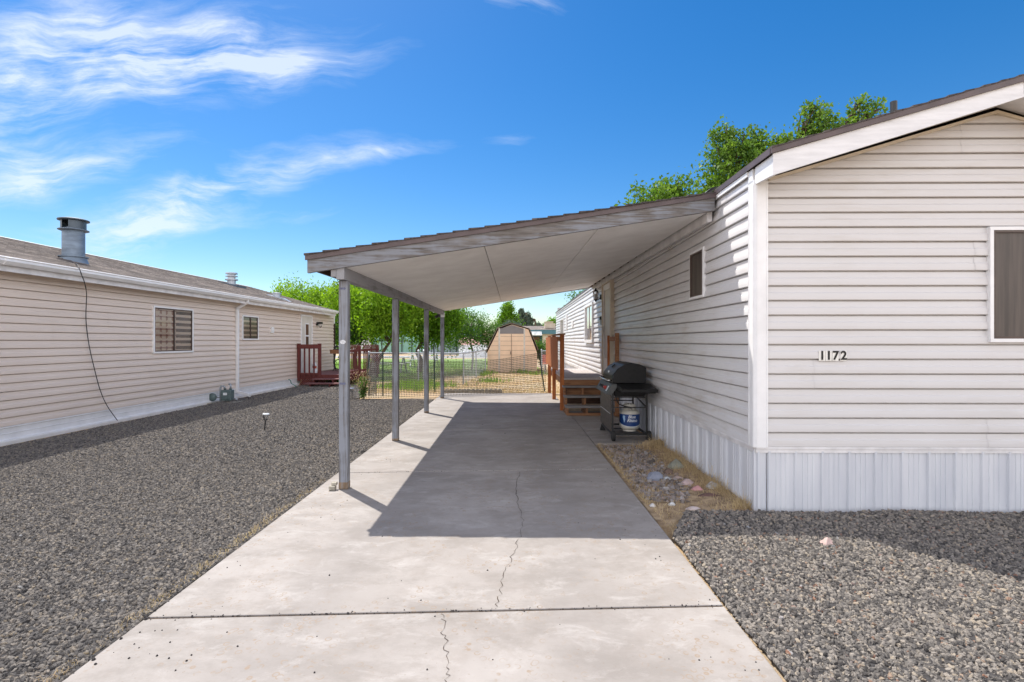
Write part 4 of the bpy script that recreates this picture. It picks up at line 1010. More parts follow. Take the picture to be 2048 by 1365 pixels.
# gnome
GN = empty('garden_figure', (-6.80, 17.62, .36), 0, 'small garden figure with white hat and red face on the red deck', 'garden ornament')
mb = MB(); mb.lathe((0, 0, 0), [(.08, 0), (.10, .05), (.085, .14), (.06, .19)], 16); mb.build('body', M['label_white'], GN, smooth=True)
mb = MB(); mb.lathe((0, 0, .19), [(.03, 0), (.065, .03), (.07, .07), (.05, .11)], 16); mb.build('face', pm('red_face', (.5, .08, .05), .5), GN, smooth=True)
mb = MB(); mb.lathe((0, 0, .30), [(.085, -.02), (.08, .01), (.05, .08), (.01, .13)], 16); mb.build('hat', M['label_white'], GN, smooth=True)
# sewing table
SW = empty('plant_table', (-6.50, 19.6, .36), 0, 'black iron framed table with a wooden top on the red deck', 'table')
mb = MB(); mb.box(-.42, .22, -.2, .2, .78, .81); mb.box(-.40, .20, -.2, -.18, .66, .78); mb.build('table_top', pm('dark_table_wood', (.22, .10, .045), .6, .3, 12), SW)
for x in (-.3, .12):
    mb = MB(); mb.tube([(x, -.18, 0), (x+.05, -.12, .12), (x-.03, 0, .35), (x+.04, -.12, .55), (x, -.18, .78)], .018, 6); mb.tube([(x, .18, 0), (x, .1, .15), (x, 0, .35), (x, .1, .55), (x, .18, .78)], .018, 6); mb.build('leg', M['black'], SW)
mb = MB(); mb.tube([(-.08+.19*math.cos(t), -.1, .25+.19*math.sin(t)) for t in np.linspace(0, 2*math.pi, 20)], .018, 6); mb.tube([(-.27, -.1, .25), (.11, -.1, .25)], .01, 6); mb.tube([(-.08, -.1, .06), (-.08, -.1, .44)], .01, 6); mb.build('fly_wheel', M['black'], SW)
TP = empty('table_ornament', (-6.6, 19.6, 1.171), 0, 'black figure on top of the iron framed table', 'ornament')
mb = MB(); mb.box(-.22, .2, -.08, .08, 0, .03); mb.tube([(.05, 0, .03), (.06, 0, .16), (.10, 0, .22), (.02, 0, .26)], [.05, .07, .05, .02], 8); mb.tube([(-.2, 0, .03), (-.16, 0, .11), (-.05, 0, .12)], [.03, .04, .02], 8); mb.build('figure', M['black'], TP)

# ================================================================== small things, left side
c = G(447, 806); GM = empty('gas_meter', (c.x-.08, c.y+.1, -.01), 0, 'green-grey gas meter with curved pipes at the skirting of the pink-beige home', 'gas meter')
mb = MB(); mb.box(-.28, .42, -.28, .18, -.02, .015); mb.build('concrete_pad', M['concrete_block'], GM)
mb = MB(); mb.box(.0, .25, -.09, .09, .05, .31); mb.box(.02, .23, -.11, .11, .08, .24); mb.lathe((.06, 0, .31), [(.035, 0), (.035, .04)], 10); mb.lathe((.2, 0, .31), [(.035, 0), (.035, .04)], 10); mb.build('meter_body', M['green_metal'], GM, bevel=.02)
mb = MB(); mb.lathe((0, 0, 0), [(.03, 0), (.09, .01), (.10, .04), (.09, .07), (.03, .08)], 18); mb.v = [(-.19+x, -.06-z, .14+y) for x, y, z in mb.v]; mb.build('regulator', M['green_metal'], GM, smooth=True)
mb = MB(); mb.tube([(-.05, 0, 0), (-.05, 0, .36), (-.03, 0, .40), (.03, 0, .40), (.06, 0, .36)], .024, 8); mb.tube([(.2, 0, .34), (.2, 0, .42), (.17, .02, .44), (.1, .12, .44)], .024, 8); mb.tube([(-.19, -.03, .14), (-.05, 0, .14)], .03, 8)
mb.tube([(.25, 0, .08), (.33, -.02, .10), (.38, -.03, .07)], .02, 8); mb.build('pipe', M['galv'], GM, smooth=True)
mb = MB(); mb.box(.08, .17, -.118, -.11, .19, .25); mb.build('dial', M['label_white'], GM)
# cable on the left wall
wx = lambda Y, o_=0.: -7.575+.016*Y+.03+o_
def wl_(px, py, o_=0.):
    Y = (7.575-.03-o_)/(.016+(1024-px)/1024); return Vector((wx(Y, o_), Y, 1.5+(683-py)*Y/1024))
pts = [P(150, 528, 9.35), wl_(156, 532, .32), wl_(164, 553, .40), wl_(169, 566, .32), wl_(173, 590, .12), wl_(172, 640, .02), wl_(178, 690, .02), wl_(188, 735, .03), wl_(200, 780, .04), wl_(214, 812, .06), wl_(235, 842, .12)]
def smooth(pts, n=6):
    out = []; Q = [pts[0]]+list(pts)+[pts[-1]]
    for i in range(1, len(Q)-2):
        for k in range(n):
            t = k/n; a, b, c, d = (Vector(q) for q in Q[i-1:i+3])
            out.append(.5*((2*b)+(c-a)*t+(2*a-5*b+4*c-d)*t*t+(3*b-a-3*c+d)*t**3))
    out.append(Vector(pts[-1])); return out
mb = MB(); mb.tube(smooth(pts), .0065, 6); tag(mb.build('cable', M['cable'], None, smooth=True), 'thin black cable hanging from the roof down the pink-beige siding', 'cable')
mb = MB(); mb.tube(smooth([wl_(577, 760, .04), wl_(581, 762, .1), wl_(583, 768, .1), wl_(590, 772, .2), wl_(592, 776, .3), P(600, 777, 16.4), P(625, 776, 16.6)]), .012, 6)
tag(mb.build('garden_hose', pm('green_hose', (.03, .22, .16), .5), None, smooth=True), 'green garden hose lying by the red deck lattice', 'hose')
mb = MB(); mb.tube(smooth([wl_(603, 749, .05), wl_(604, 755, .1), P(601, 765, 17.2), P(597, 774, 16.9), P(594, 776, 16.7)]), .011, 6); tag(mb.build('garden_hose', pm('tan_hose', (.35, .2, .12), .5), None, smooth=True), 'tan hose hanging down the corner post of the red deck', 'hose')

def solar(loc, rz, tilt, label, capc):
    e = empty('solar_light', loc, rz, label, 'garden light'); e.rotation_euler = (0, tilt, rz); h = .29
    mb = MB(); mb.tube([(0, 0, -.02), (0, 0, h*.62)], .010, 8); mb.build('stake', M['black'], e)
    mb = MB(); mb.lathe((0, 0, h*.60), [(.018, 0), (.03, .01), (.042, .095), (.034, .098)], 12); mb.build('lamp_glass', M['clear'], e)
    mb = MB(); mb.lathe((0, 0, h*.60), [(.024, 0), (.028, .008)], 12)
    for k in range(6): a = k*math.pi/3; mb.bar((.028*math.cos(a), .028*math.sin(a), h*.6), (.044*math.cos(a), .044*math.sin(a), h*.6+.095), .005)
    mb.build('lamp_cage', M['black'], e)
    mb = MB(); mb.lathe((0, 0, h*.6+.095), [(.056, 0), (.056, .008), (.045, .02), (.02, .026)], 20); mb.build('lamp_cap', capc, e)
    mb = MB(); mb.box(-.022, .022, -.022, .022, h*.6+.1215, h*.6+.124); mb.build('solar_panel', M['blackgloss'], e)
solar(G(529, 862), .3, R(5), 'solar path light with black stake and white cap in the open gravel', M['label_white'])
solar(G(704, 799), .1, 0, 'solar path light with blue-grey cap beside the weed behind the first post', pm('blue_grey_cap', (.3, .34, .45), .4))

# ================================================================== plastic net fence
def tpost(p, q, nm, parent):
    mb = MB(); mb.bar(p, q, .035, .006); d = (Vector(q)-Vector(p)); mb.bar(Vector(p)+Vector((0, .02, 0)), Vector(q)+Vector((0, .02, 0)), .006, .035)
    for k in range(12): c = Vector(p)+d*(k+.5)/12; mb.box(c.x-.006, c.x+.006, c.y-.012, c.y, c.z-.01, c.z+.01)
    return mb.build(nm, M['tpost'], parent)
f0, f1 = Vector((-3.82, 13.45, 0)), Vector((.98, 15.1, 0))
NF = empty('net_fence', (f0+f1)/2, 0, 'sagging dark plastic net fence on green metal stakes behind the driveway', 'fence'); fo = (f0+f1)/2
def fp(t, z): p = f0.lerp(f1, t); return p+Vector((.01*sn(t*9, z*3), .05*sn(t*6, z*2, 2.), z))-fo
def ntop(t):
    x = t
    if x < .35: return .93+.02*math.sin(x*30)
    if x < .62: return .95-.02*math.sin((x-.35)*11)
    return .90+.26*((x-.62)/.38)**1.1
mb = MB(); nv = 118; nh = 21; 
def strand(pts, w_, dirn):
    vs = []; 
    for p in pts:
        vs += [p-dirn*w_/2, p+dirn*w_/2]
    mb.add(vs, [(2*i, 2*i+1, 2*i+3, 2*i+2) for i in range(len(pts)-1)])
for i in range(nv+1):
    t = i/nv; strand([fp(t, .01+ntop(t)*k/8) for k in range(9)], .0075, Vector((1, .34, 0)).normalized())
for k in range(nh):
    s_ = k/(nh-1); strand([fp(i/60, .01+ntop(i/60)*s_) for i in range(61)], .0065, Vector((0, 0, 1)))
mb.build('net', M['net'], NF); mb = MB()
for i in range(nv+1):                             # thicker knots
    for k in range(nh):
        t = i/nv; p = fp(t, .01+ntop(t)*k/(nh-1)); mb.box(p.x-.0095, p.x+.0095, p.y-.006, p.y+.004, p.z-.0095, p.z+.0095)
mb.build('net_knots', pm('net_knot_dark', (.03, .027, .022), .5), NF)['kind'] = 'stuff'
def pp(px, py, Y): return P(px, py, Y)-fo
Yf = lambda px: (lambda k: (f0.y+(f1.y-f0.y)*(-f0.x)/(f1.x-f0.x))/(1-k*(f1.y-f0.y)/(f1.x-f0.x)))((px-1024)/1024)
for (a, b) in (((730, 790), (739, 711)), ((766, 793), (765.7, 704)), ((870, 785), (867.6, 692)), ((1089, 783), (1077, 700))):
    tpost(pp(*a, Yf(a[0])-.03), pp(*b, Yf(b[0])-.03), 'stake', NF)
mb = MB()
for k in range(16):                               # rolled up end of the net
    z = .1+k*.053; mb.tube([Vector((.10*math.cos(a)+.12+.02*sn(a, z, 1., 3.), .08*math.sin(a), z+.025*sn(a*2, z*5)))+f0-fo+Vector((.0, .1, 0)) for a in np.linspace(0, 6.28*1.0, 12)], .006, 4)
for k in range(14):
    a = k*.45; mb.tube([Vector((.10*math.cos(a)+.12+.02*sn(a, z, 4., 3.), .08*math.sin(a)+.1, z))+f0-fo for z in np.linspace(.05, .93, 7)], .005, 4)
mb.build('net_roll', pm('faded_grey_net', (.22, .21, .19), .6, .3, 9), NF)

# ================================================================== chain link
def chain(name, A, B, h, label, posts, wire=.006, pitch=.075):
    A = Vector(A); B = Vector(B); mid = (A+B)/2; d = (B-A); Ln = d.length; d.normalize()
    e = empty(name, mid, 0, label, 'fence')
    mb = MB(); q = lambda s_, z: A+d*s_+Vector((0, 0, z))-mid
    n = int((Ln+h)/pitch)
    for k in range(n):
        s_ = k*pitch
        for sg in (1, -1):
            # line from (s_, 0) going left/right up
            a = s_ if sg > 0 else Ln-s_
            lo = 0.; hi = h; x0, x1 = a, a-sg*h
            if sg > 0:
                if x0 > Ln: lo = x0-Ln
                if x1 < 0: hi = h-(0-x1)
            else:
                if x0 < 0: lo = -x0
                if x1 > Ln: hi = h-(x1-Ln)
            if hi-lo < .02: continue
            mb.bar(q(a-sg*lo, lo), q(a-sg*hi, hi), wire, wire)
    mb.build('chain_mesh', M['galv'], e)
    mb = MB(); mb.tube([q(0, h), q(Ln, h)], .021, 8); mb.build('top_rail', M['galv'], e)
    for s_, r_, hh in posts:
        mb = MB(); mb.tube([q(s_, -.05), q(s_, hh)], r_, 10); mb.tube([q(s_, hh), q(s_, hh+.03), q(s_, hh+.05)], [r_*1.2, r_*1.1, r_*.2], 10); mb.build('fence_post', M['galv'], e)
    return e
chain('chain_link_fence', (-5.2, 18.6, 0), (-1.7, 18.2, 0), 1.07, 'low chain link fence with gate posts between the lawn and the net fence', [(0, .03, 1.08), (1.85, .035, 1.14), (2.05, .035, 1.14), (3.5, .03, 1.08)], wire=.005)
chain('chain_link_fence', (-1.7, 18.2, 0), (-1.25, 24.6, 0), 1.07, 'chain link run leading back to the left side of the tan shed', [(3., .03, 1.08), (6.3, .03, 1.08)], wire=.003, pitch=.11)
chain('chain_link_fence', (1.3, 22.5, 0), (3.0, 22.3, 0), 1.07, 'short chain link fence right of the tan shed', [(0, .03, 1.1), (1.6, .03, 1.1)], wire=.007)

# ================================================================== shed
SH = empty('garden_shed', (.0, 24.8, 0), 0, 'tan barn-roofed garden shed with grey gable and double doors', 'shed'); F = 24.8
sx = lambda px: (px-1024)/1024*F; sz = lambda py: 1.5+(683-py)/1024*F
op = [(974.5, 706), (998, 657), (1023, 648), (1060, 661), (1075, 704)]
body = [(sx(974.5), 0), (sx(974.5), sz(706)), (sx(997), sz(660)), (sx(1024), sz(650)), (sx(1057), sz(660)), (sx(1074), sz(706)), (sx(1074), 0)]
mb = MB(); mb.prism([(x, 0, z) for x, z in body][::-1], (0, 3., 0)); mb.build('shed_wall', M['shed'], SH)
mb = MB()
for z in np.arange(.14, 1.95, .225):
    for a, b in ((sx(975.3), sx(997.5)), (sx(1001), sx(1046.5)), (sx(1050.5), sx(1073.3))):
        if z > sz(706)-.02:
            t = (z-sz(706))/(sz(660)-sz(706))
            if a < sx(980): a = sx(974.5)+(sx(997)-sx(974.5))*min(1, t)+.03
            if b > sx(1070): b = sx(1074)+(sx(1057)-sx(1074))*min(1, t)-.03
        if z > 1.80: continue
        mb.box(a, b, -.012 if a == sx(1001) else -.004, 0, z, z+.013)
mb.build('panel_groove', pm('groove_shadow_line', (.22, .14, .09), .7), SH)
mb = MB(); mb.box(sx(1000), sx(1047.5), -.008, -.001, .06, sz(669)); dd = mb.build('double_door', M['shed'], SH)
mb = MB(); mb.box(sx(1023)-.012, sx(1023)+.012, -.03, -.013, .06, sz(669)); mb.box(sx(1022)-.04, sx(1022)+.02, -.05, -.03, .85, 1.0); mb.build('door_gap', M['shed_roof'], dd)
for px in (998.5, 1048.7): mb = MB(); mb.box(sx(px)-.036, sx(px)+.036, -.03, -.0, 0.03, sz(657)); mb.box(sx(px)-.008, sx(px)+.008, -.04, -.03, 0.03, sz(657)); mb.build('door_trim', M['shed_white'], SH)
mb = MB(); mb.prism([(x, -.012, z) for x, z in [(sx(1000), sz(668.5)), (sx(1047.5), sz(668.5)), (sx(1047.5), sz(658.5)), (sx(1024), sz(651)), (sx(1000), sz(658.5))]], (0, .01, 0)); mb.build('gable_panel', M['shed_grey'], SH)
rp = [(sx(970.5), sz(708)), (sx(995.5), sz(657)), (sx(1023), sz(647.6)), (sx(1058.5), sz(658.5)), (sx(1077), sz(703))]
mb = MB()
for (a, b) in zip(rp[:-1], rp[1:]):
    n_ = Vector((b[0]-a[0], 0, b[1]-a[1])).normalized(); up = Vector((-n_.z, 0, n_.x))*.022
    p = [Vector((a[0], -.1, a[1])), Vector((b[0], -.1, b[1]))]
    mb.prism([p[0], p[1], p[1]+up, p[0]+up], (0, 3.2, 0))
mb.build('shed_roof', M['shed_roof'], SH)

# edging blocks in a row
words = ['first', 'second', 'third', 'fourth', 'fifth', 'sixth', 'seventh', 'eighth', 'ninth', 'tenth', 'eleventh', 'twelfth', 'thirteenth']
proto = None
for k in range(13):
    px = 893+k*8.9; Y = 14.93
    if proto is None:
        mb = MB(); n = 8; prof = [(-.062, -.02)]+[(-.062+.124*i/n, .075+.028*math.sin(math.pi*i/n)) for i in range(n+1)]+[(.062, -.02)]
        mb.prism([(x, 0, z) for x, z in prof][::-1], (0, .07, 0)); mb.box(-.03, .03, -.012, 0, 0, .07)
        o = proto = mb.build('edging_block', M['concrete_block'], None, bevel=.008)
    else: o = proto.copy(); S.collection.objects.link(o)
    o.location = ((px-1024)/1024*Y, Y+.01*random.random(), 0); o.rotation_euler = (0, random.uniform(-.03, .03), random.uniform(-.05, .05))
    tag(o, '%s scalloped concrete block from the left in the low edging row behind the driveway' % words[k], 'edging block', 'scalloped edging blocks behind the driveway')

# ================================================================== rocks
def rock(px, py, w_, d_, h_, col, label, seed, z=-.005, rz=0., name='rock'):
    bm_ = MB(); 
    import bmesh
    b = bmesh.new(); bmesh.ops.create_icosphere(b, subdivisions=3, radius=1)
    for v in b.verts:
        n1 = noise.noise(v.co*1.1+Vector((seed*3.1, 0, 0))); n2 = noise.noise(v.co*2.9+Vector((0, seed*5.7, 0)))
        v.co *= 1+.45*n1+.26*n2
        for nn_ in ((.6, .5, .62), (-.7, .2, .68), (.1, -.8, .6)):
            nv_ = Vector(nn_).normalized(); dd_ = v.co.dot(nv_)-.72
            if dd_ > 0: v.co -= nv_*dd_*.85
        if v.co.z < -.55: v.co.z = -.55
    me = bpy.data.meshes.new(name); b.to_mesh(me); b.free()
    me.materials.append(pm('rock_%d' % seed, col, .85, .25, 6, bmp=.6, bscale=14)); me.polygons.foreach_set('use_smooth', [True]*len(me.polygons)); me.set_sharp_from_angle(angle=R(24))
    o = bpy.data.objects.new(name, me); S.collection.objects.link(o); p = G(px, py)
    me.transform(Matrix.Diagonal((w_/2, d_/2, h_/2, 1)))
    o.location = (p.x, p.y+d_*.3, z+h_*.28); o.rotation_euler = (0, 0, rz)
    return tag(o, label, 'rock')
q = lambda x, y: (1180+x/3.79, 700+y/3.79)
rock(*q(660, 915), .17, .15, .16, (.24, .24, .19), 'speckled grey-green round rock in the straw under the skirting seam', 1)
rock(*q(600, 945), .10, .10, .09, (.16, .11, .085), 'dark brown rock just left of the speckled grey-green rock', 2)
rock(*q(495, 995), .17, .12, .13, (.24, .26, .32), 'blue-grey angular rock in the middle of the pebble bed', 3, rz=.3)
rock(*q(583, 990), .10, .06, .05, (.48, .50, .52), 'small white flat rock right of the blue-grey rock', 4)
rock(*q(668, 990), .12, .08, .06, (.42, .32, .28), 'pale pinkish flat rock below the speckled rock', 5)
rock(*q(745, 1035), .14, .11, .09, (.50, .38, .37), 'pink-white rock half hidden in straw below the speckled rock', 6)
rock(*q(815, 1085), .11, .09, .09, (.52, .27, .27), 'salmon pink rock beside the flat red-brown rock', 7)
rock(*q(935, 1075), .13, .12, .12, (.44, .41, .37), 'round whitish rock behind the flat red-brown rock', 8)
rock(*q(905, 1130), .20, .09, .07, (.13, .075, .065), 'flat dark red-brown rock near the front of the straw bed', 9, rz=-.1)
rock(*q(685, 1148), .065, .05, .04, (.50, .36, .28), 'small peach coloured pebble in front of the salmon pink rock', 10)
rock(*q(625, 1182), .06, .05, .04, (.55, .55, .54), 'small oval white stone left of the peach pebble', 11)
rock(*q(475, 1192), .05, .05, .04, (.52, .50, .48), 'small white stone closest to the driveway edge', 12)
rock(*q(785, 1215), .12, .06, .04, (.50, .42, .40), 'flat pinkish white slab stone bordering the dark gravel', 13)
rock(*q(430, 730), .13, .12, .10, (.36, .27, .17), 'tan round rock beside the right wheel of the grill', 14)
rock(*q(530, 735), .15, .14, .13, (.21, .16, .07), 'mossy brown rock at the far end of the straw bed', 15)
rock(*q(570, 1060), .055, .05, .035, (.58, .60, .62), 'small bluish white stone between straw and the pebble bed', 16)
rock(1658, 1096, .125, .09, .085, (.46, .33, .30), 'single pink rock on the grey gravel before the gable wall', 17, rz=.4)

# black debris on the concrete
mb = MB()
def bit(p, r_):
    n = 6; vs = [(p.x+r_*random.uniform(.7, 1.2)*math.cos(a), p.y+r_*random.uniform(.7, 1.2)*math.sin(a), p.z) for a in np.linspace(0, 2*math.pi, n, endpoint=False)]
    vs += [(p.x+r_*.5*math.cos(a), p.y+r_*.5*math.sin(a), p.z+r_*random.uniform(.7, 1.1)) for a in np.linspace(.5, 2*math.pi+.5, n, endpoint=False)]
    mb.add(vs, [tuple(range(n, 2*n))]+[(i, (i+1) % n, n+(i+1) % n, n+i) for i in range(n)])
for px, py, r_ in ((659, 1152, .008), (975, 1142, .007), (842, 1202, .006), (776, 1198, .004), (280, 1266, .006), (242, 1279, .010), (310, 1263, .005), (324, 1262, .005), (258, 1318, .007), (314, 1313, .007), (338, 1318, .007), (373, 1323, .007), (191, 1330, .008), (278, 1297, .005), (786, 1074, .005), (870, 1234, .006), (310, 1223, .010), (292, 1240, .012), (187, 1321, .012), (634, 1274, .004), (1010, 868, .012), (1240, 1080, .008), (1246, 905, .012), (965, 850, .010)): bit(G(px, py), r_*.9)
for k in range(150):
    y = 2.3+11*random.random()**1.6; x = random.choice([XL+.05+abs(random.gauss(0, .35)), XR-.03-abs(random.gauss(0, .3)), random.uniform(XL, XR)])
    if XL < x < XR: bit(Vector((x, y, 0)), random.uniform(.002, .006))
for k in range(260):
    j = random.choice([1, 1, 2]); t = random.random(); x = XL+(XR-XL)*t; y = jl[j]+(jr[j]-jl[j])*t; bit(Vector((x, y+random.gauss(0, .012), -.002)), random.uniform(.002, .006))
tag(mb.build('scattered_gravel', pm('debris_black', (.035, .03, .03), .9)), 'dark gravel bits scattered over the driveway concrete', 'gravel bits', kind='stuff')

# ------------------------------------------------------------------ blades of grass and straw
def blades(name, n, place, h, w_, mat, label, lean=.6, cat='dry grass'):
    vs = []; fs = []
    for k in range(n):
        p, hs = place(); hh = h*hs*random.uniform(.5, 1.3); a = random.uniform(0, 6.28); l = lean*random.random()*hh*1.2
        d = Vector((math.cos(a), math.sin(a), 0)); s_ = Vector((-d.y, d.x, 0))*w_*random.uniform(.6, 1.2)
        if random.random() < .5: s_ = Vector((w_, 0, 0))
        b = len(vs); q1 = p+Vector((0, 0, hh*.6))+d*l*.35; q2 = p+Vector((0, 0, hh*(1-.35*l/hh)))+d*l
        vs += [tuple(p-s_), tuple(p+s_), tuple(q1+s_*.7), tuple(q1-s_*.7), tuple(q2)]; fs += [(b, b+1, b+2, b+3), (b+3, b+2, b+4)]
    me = bpy.data.meshes.new(name); me.from_pydata(vs, [], fs); me.materials.append(mat)
    o = bpy.data.objects.new(name, me); S.collection.objects.link(o); return tag(o, label, cat, kind='stuff')
def pl_wall():
    y = 4.5+3.0*random.random()**1.15; c = random.choice([0, 1, 2, 3]); cl_ = max(0., .35+1.3*sn(y*2.6, 5.)+.5*sn(y*7, 2.)); x = 2.10-abs(random.gauss(0, .045+.09*cl_)); x = max(1.72, x)
    return Vector((x+.02*sn(x*30, y*30), y, .01)), (.45+.75*cl_)*(1 if x > 1.97 else .55)
def pl_mix():
    p, h = pl_wall()
    if random.random() < .3: p.x -= abs(random.gauss(0, .12)); h *= .6
    if random.random() < .06: h *= 1.9
    p.x = max(p.x, 1.5); return p, h
blades('dry_grass', 3000, pl_mix, .15, .0021, M['straw'], 'dry straw grass growing along the foot of the white skirting', 1.3)
def pl_flat():
    y = random.uniform(4.0, 7.4); t = random.random(); x = XR+.04+t*t*.9 if y > 4.7 else random.uniform(XR+.05, 2.1); return Vector((x, y, -.01)), 1
blades('straw_litter', 3200, pl_flat, .05, .0018, M['straw'], 'flattened straw litter over the soil strip beside the driveway', 1.9)
def pl_edge():
    y = 1.9+random.random()**1.2*3.6; x = XL-.03-abs(random.gauss(0, .035)) if random.random() < .85 else XL-.02; return Vector((x, y, 0.)), max(0.2, sn(y*2.2, 3)+.6)
blades('dry_grass', 800, pl_edge, .045, .0016, M['straw'], 'wisps of dry grass along the left edge of the driveway', 1.6)
def pl_yard():
    y = 14.9+14*random.random()**1.3; x = random.uniform(-4.4, 1.6+(y-15)*.03); return Vector((x, y, -.02)), (.7+.8*max(0, sn(x, y, 3., .8)))
blades('dry_grass', 20000, pl_yard, .055, .006, M['straw'], 'short dry straw grass over the sandy yard behind the driveway', 1.2)
def pl_green():
    while True:
        y = 19+18*random.random()**1.2; x = random.uniform(-12, -.9)
        if (y > 22.5 and x < -1.6) or x < -3.1: return Vector((x, y, -.02)), 1.
lw = bed((19.6, 44., lambda y: (-16-(y-18)*.3, -2.9+.35*sn(y, 3.) if y < 22.5 else -1.5+.2*sn(y, 3.) if y < 27 else 1.5)), 'lawn', M['lawn'], base=-.015, amp=.0, nx=30, step=.8); tag(lw, kind='stuff', label='bright green lawn beyond the chain link fence', cat='grass')
blades('lawn_grass', 16000, pl_green, .09, .009, M['grass'], 'bright green grass blades of the lawn under the trees', .8, 'grass')
def pl_tuft():
    c = random.choice([(-3.2, 16.6), (-2.3, 17.1), (-1.5, 22.5), (-1.3, 23.9), (-1.9, 23.5), (-3.6, 17.5), (-2.9, 15.9), (-4, 16.5), (1.2, 23.2), (-.8, 19.), (.5, 24.5), (-2.9, 17.8), (-3.6, 18.1), (-1.6, 24.6)])
    return Vector((c[0]+random.gauss(0, .3), c[1]+random.gauss(0, .3), -.02)), 1
blades('green_weeds', 2400, pl_tuft, .20, .008, M['grass'], 'green weeds in clumps around the fences and the shed', .8, 'weeds')

# ================================================================== foliage
def leaves(pts, size, aspect=.5, droop=.4, rs=None):
    """pts (n,3) -> verts, faces of folded diamond leaves"""
    n = len(pts); d = rng.normal(size=(n, 3)); d[:, 2] -= droop; d /= np.linalg.norm(d, axis=1)[:, None]
    e = rng.normal(size=(n, 3)); e -= (e*d).sum(1)[:, None]*d; e /= np.linalg.norm(e, axis=1)[:, None]
    s_ = size*rng.uniform(.6, 1.35, n)[:, None]; w_ = s_*aspect
    a = pts-d*s_*.5; b = pts+d*s_*.5; up = np.cross(d, e)*w_*.25
    v = np.stack([a, pts+e*w_*.5+up, b, pts-e*w_*.5+up], 1).reshape(-1, 3)
    return v
def leafobj(name, pts, size, mat, parent, aspect=.5, droop=.4):
    v = leaves(pts, size, aspect, droop); n = len(pts)
    me = bpy.data.meshes.new(name); me.vertices.add(4*n); me.vertices.foreach_set('co', v.ravel().astype(np.float32))
    me.loops.add(4*n); me.loops.foreach_set('vertex_index', np.arange(4*n, dtype=np.int32))
    me.polygons.add(n); me.polygons.foreach_set('loop_start', np.arange(0, 4*n, 4, dtype=np.int32)); me.polygons.foreach_set('loop_total', np.full(n, 4, dtype=np.int32))
    me.update(calc_edges=True); me.validate(); me.materials.append(mat)
    o = bpy.data.objects.new(name, me); S.collection.objects.link(o); o.parent = parent; return o
def tree(name, loc, lobes, nclump, per, lsize, mat, label, trunk, tr=.12, cs=.22, cat='tree', aspect=.5, droop=.4, shell=.75, fork=None, group=None, barkm=None, twigs=.35):
    """loc: world base; lobes: world (x,y,z,rx,ry,rz); trunk: list of local points"""
    e = empty(name, loc, 0, label, cat, group); L0 = Vector(loc)
    vol = np.array([l[3]*l[4]*l[5] for l in lobes])**.67; vol = vol/vol.sum(); allp = []; cc_ = []
    for l, f in zip(lobes, vol):
        m_ = max(3, int(nclump*f)); d = rng.normal(size=(m_, 3)); d /= np.linalg.norm(d, axis=1)[:, None]
        r_ = np.clip(rng.normal(shell, .22, m_), .05, 1.08)[:, None]
        c = d*r_*np.array(l[3:6])+np.array(l[:3])-np.array(L0); cc_.append(c)
    cc_ = np.concatenate(cc_)
    for c in cc_:
        k = int(per*rng.uniform(.4, 1.5)); s_ = cs*rng.uniform(.6, 1.5)
        q = rng.normal(size=(k, 3))*np.array([s_, s_, s_*.75]); q[:, 2] -= (q[:, 0]**2+q[:, 1]**2)*.5/max(s_, .05)*.6; allp.append(q+c)
    leafobj('crown', np.concatenate(allp), lsize, mat, e, aspect, droop)
    mb = MB(); tp = [Vector(p) for p in trunk]; n = len(tp)
    mb.tube(smooth(tp, 4), [tr*(1-.55*i/(4*(n-1))) for i in range(4*(n-1)+1)], 10)
    fk = tp[-1] if fork is None else tp[fork]
    for l in lobes:
        c = Vector(l[:3])-L0; md_ = fk.lerp(c, .5)+Vector((random.uniform(-.15, .15), random.uniform(-.15, .15), -.1))
        mb.tube(smooth([fk, md_, c+Vector((0, 0, l[5]*.3))], 4), [tr*.5*(1-.8*i/8) for i in range(9)], 7)
        for k in range(7):
            s0 = md_.lerp(c, random.random()); d = Vector(rng.normal(size=3)).normalized(); e1 = c+Vector((d.x*l[3], d.y*l[4], d.z*l[5]))*.85
            m2 = s0.lerp(e1, .5)+Vector((0, 0, .1*l[5])); mb.tube(smooth([s0, m2, e1], 3), [tr*.2*(1-.85*i/6) for i in range(7)], 5)
    mb.build('trunk', barkm or M['bark'], e, smooth=True)
    return e
def lobe(px, py, Y, rpx, rpy=None, dy=1.): p = P(px, py, Y); k = Y/1024; return (p.x, p.y, p.z, rpx*k, rpx*k*dy, (rpy or rpx)*k)
tree('leafy_tree', (-10.3, 28.5, 0), [lobe(610, 600, 28, 45, 36), lobe(655, 610, 27, 50, 40), lobe(590, 640, 28, 34, 40), lobe(650, 660, 27.5, 45, 34), lobe(700, 640, 27, 35, 45), lobe(565, 590, 29, 22, 26)],
     520, 34, .15, M['leaf_bright'], 'broad yellow-green tree rising behind the roof end of the pink-beige home', [(0, 0, 0), (.1, 0, .8), (0, .1, 1.5)], .16, .24)
tree('leafy_tree', (-7.9, 26., 0), [lobe(710, 600, 25.5, 42, 46), lobe(700, 655, 26, 42, 32), lobe(745, 640, 26.5, 40, 42), lobe(730, 590, 26.5, 40, 30)],
     420, 34, .14, M['leaf_dark'], 'darker green tree behind the red railing, left of the leaning trunk', [(0, 0, 0), (-.1, 0, .7), (.15, .1, 1.4)], .13, .24, droop=.8)
tree('leafy_tree', (-6.05, 22.6, 0), [lobe(755, 600, 22, 50, 38), lobe(790, 632, 22.3, 42, 34), lobe(745, 645, 21.8, 30, 20), lobe(820, 600, 23, 34, 36), lobe(690, 595, 22.5, 40, 30)],
     430, 34, .14, M['leaf_bright'], 'bright yellow-green tree with a dark trunk leaning right beside the red railing', [(0, 0, 0), (.1, 0, .5), (.35, 0, 1.0), (.65, .0, 1.45)], .12, .22, droop=.9)
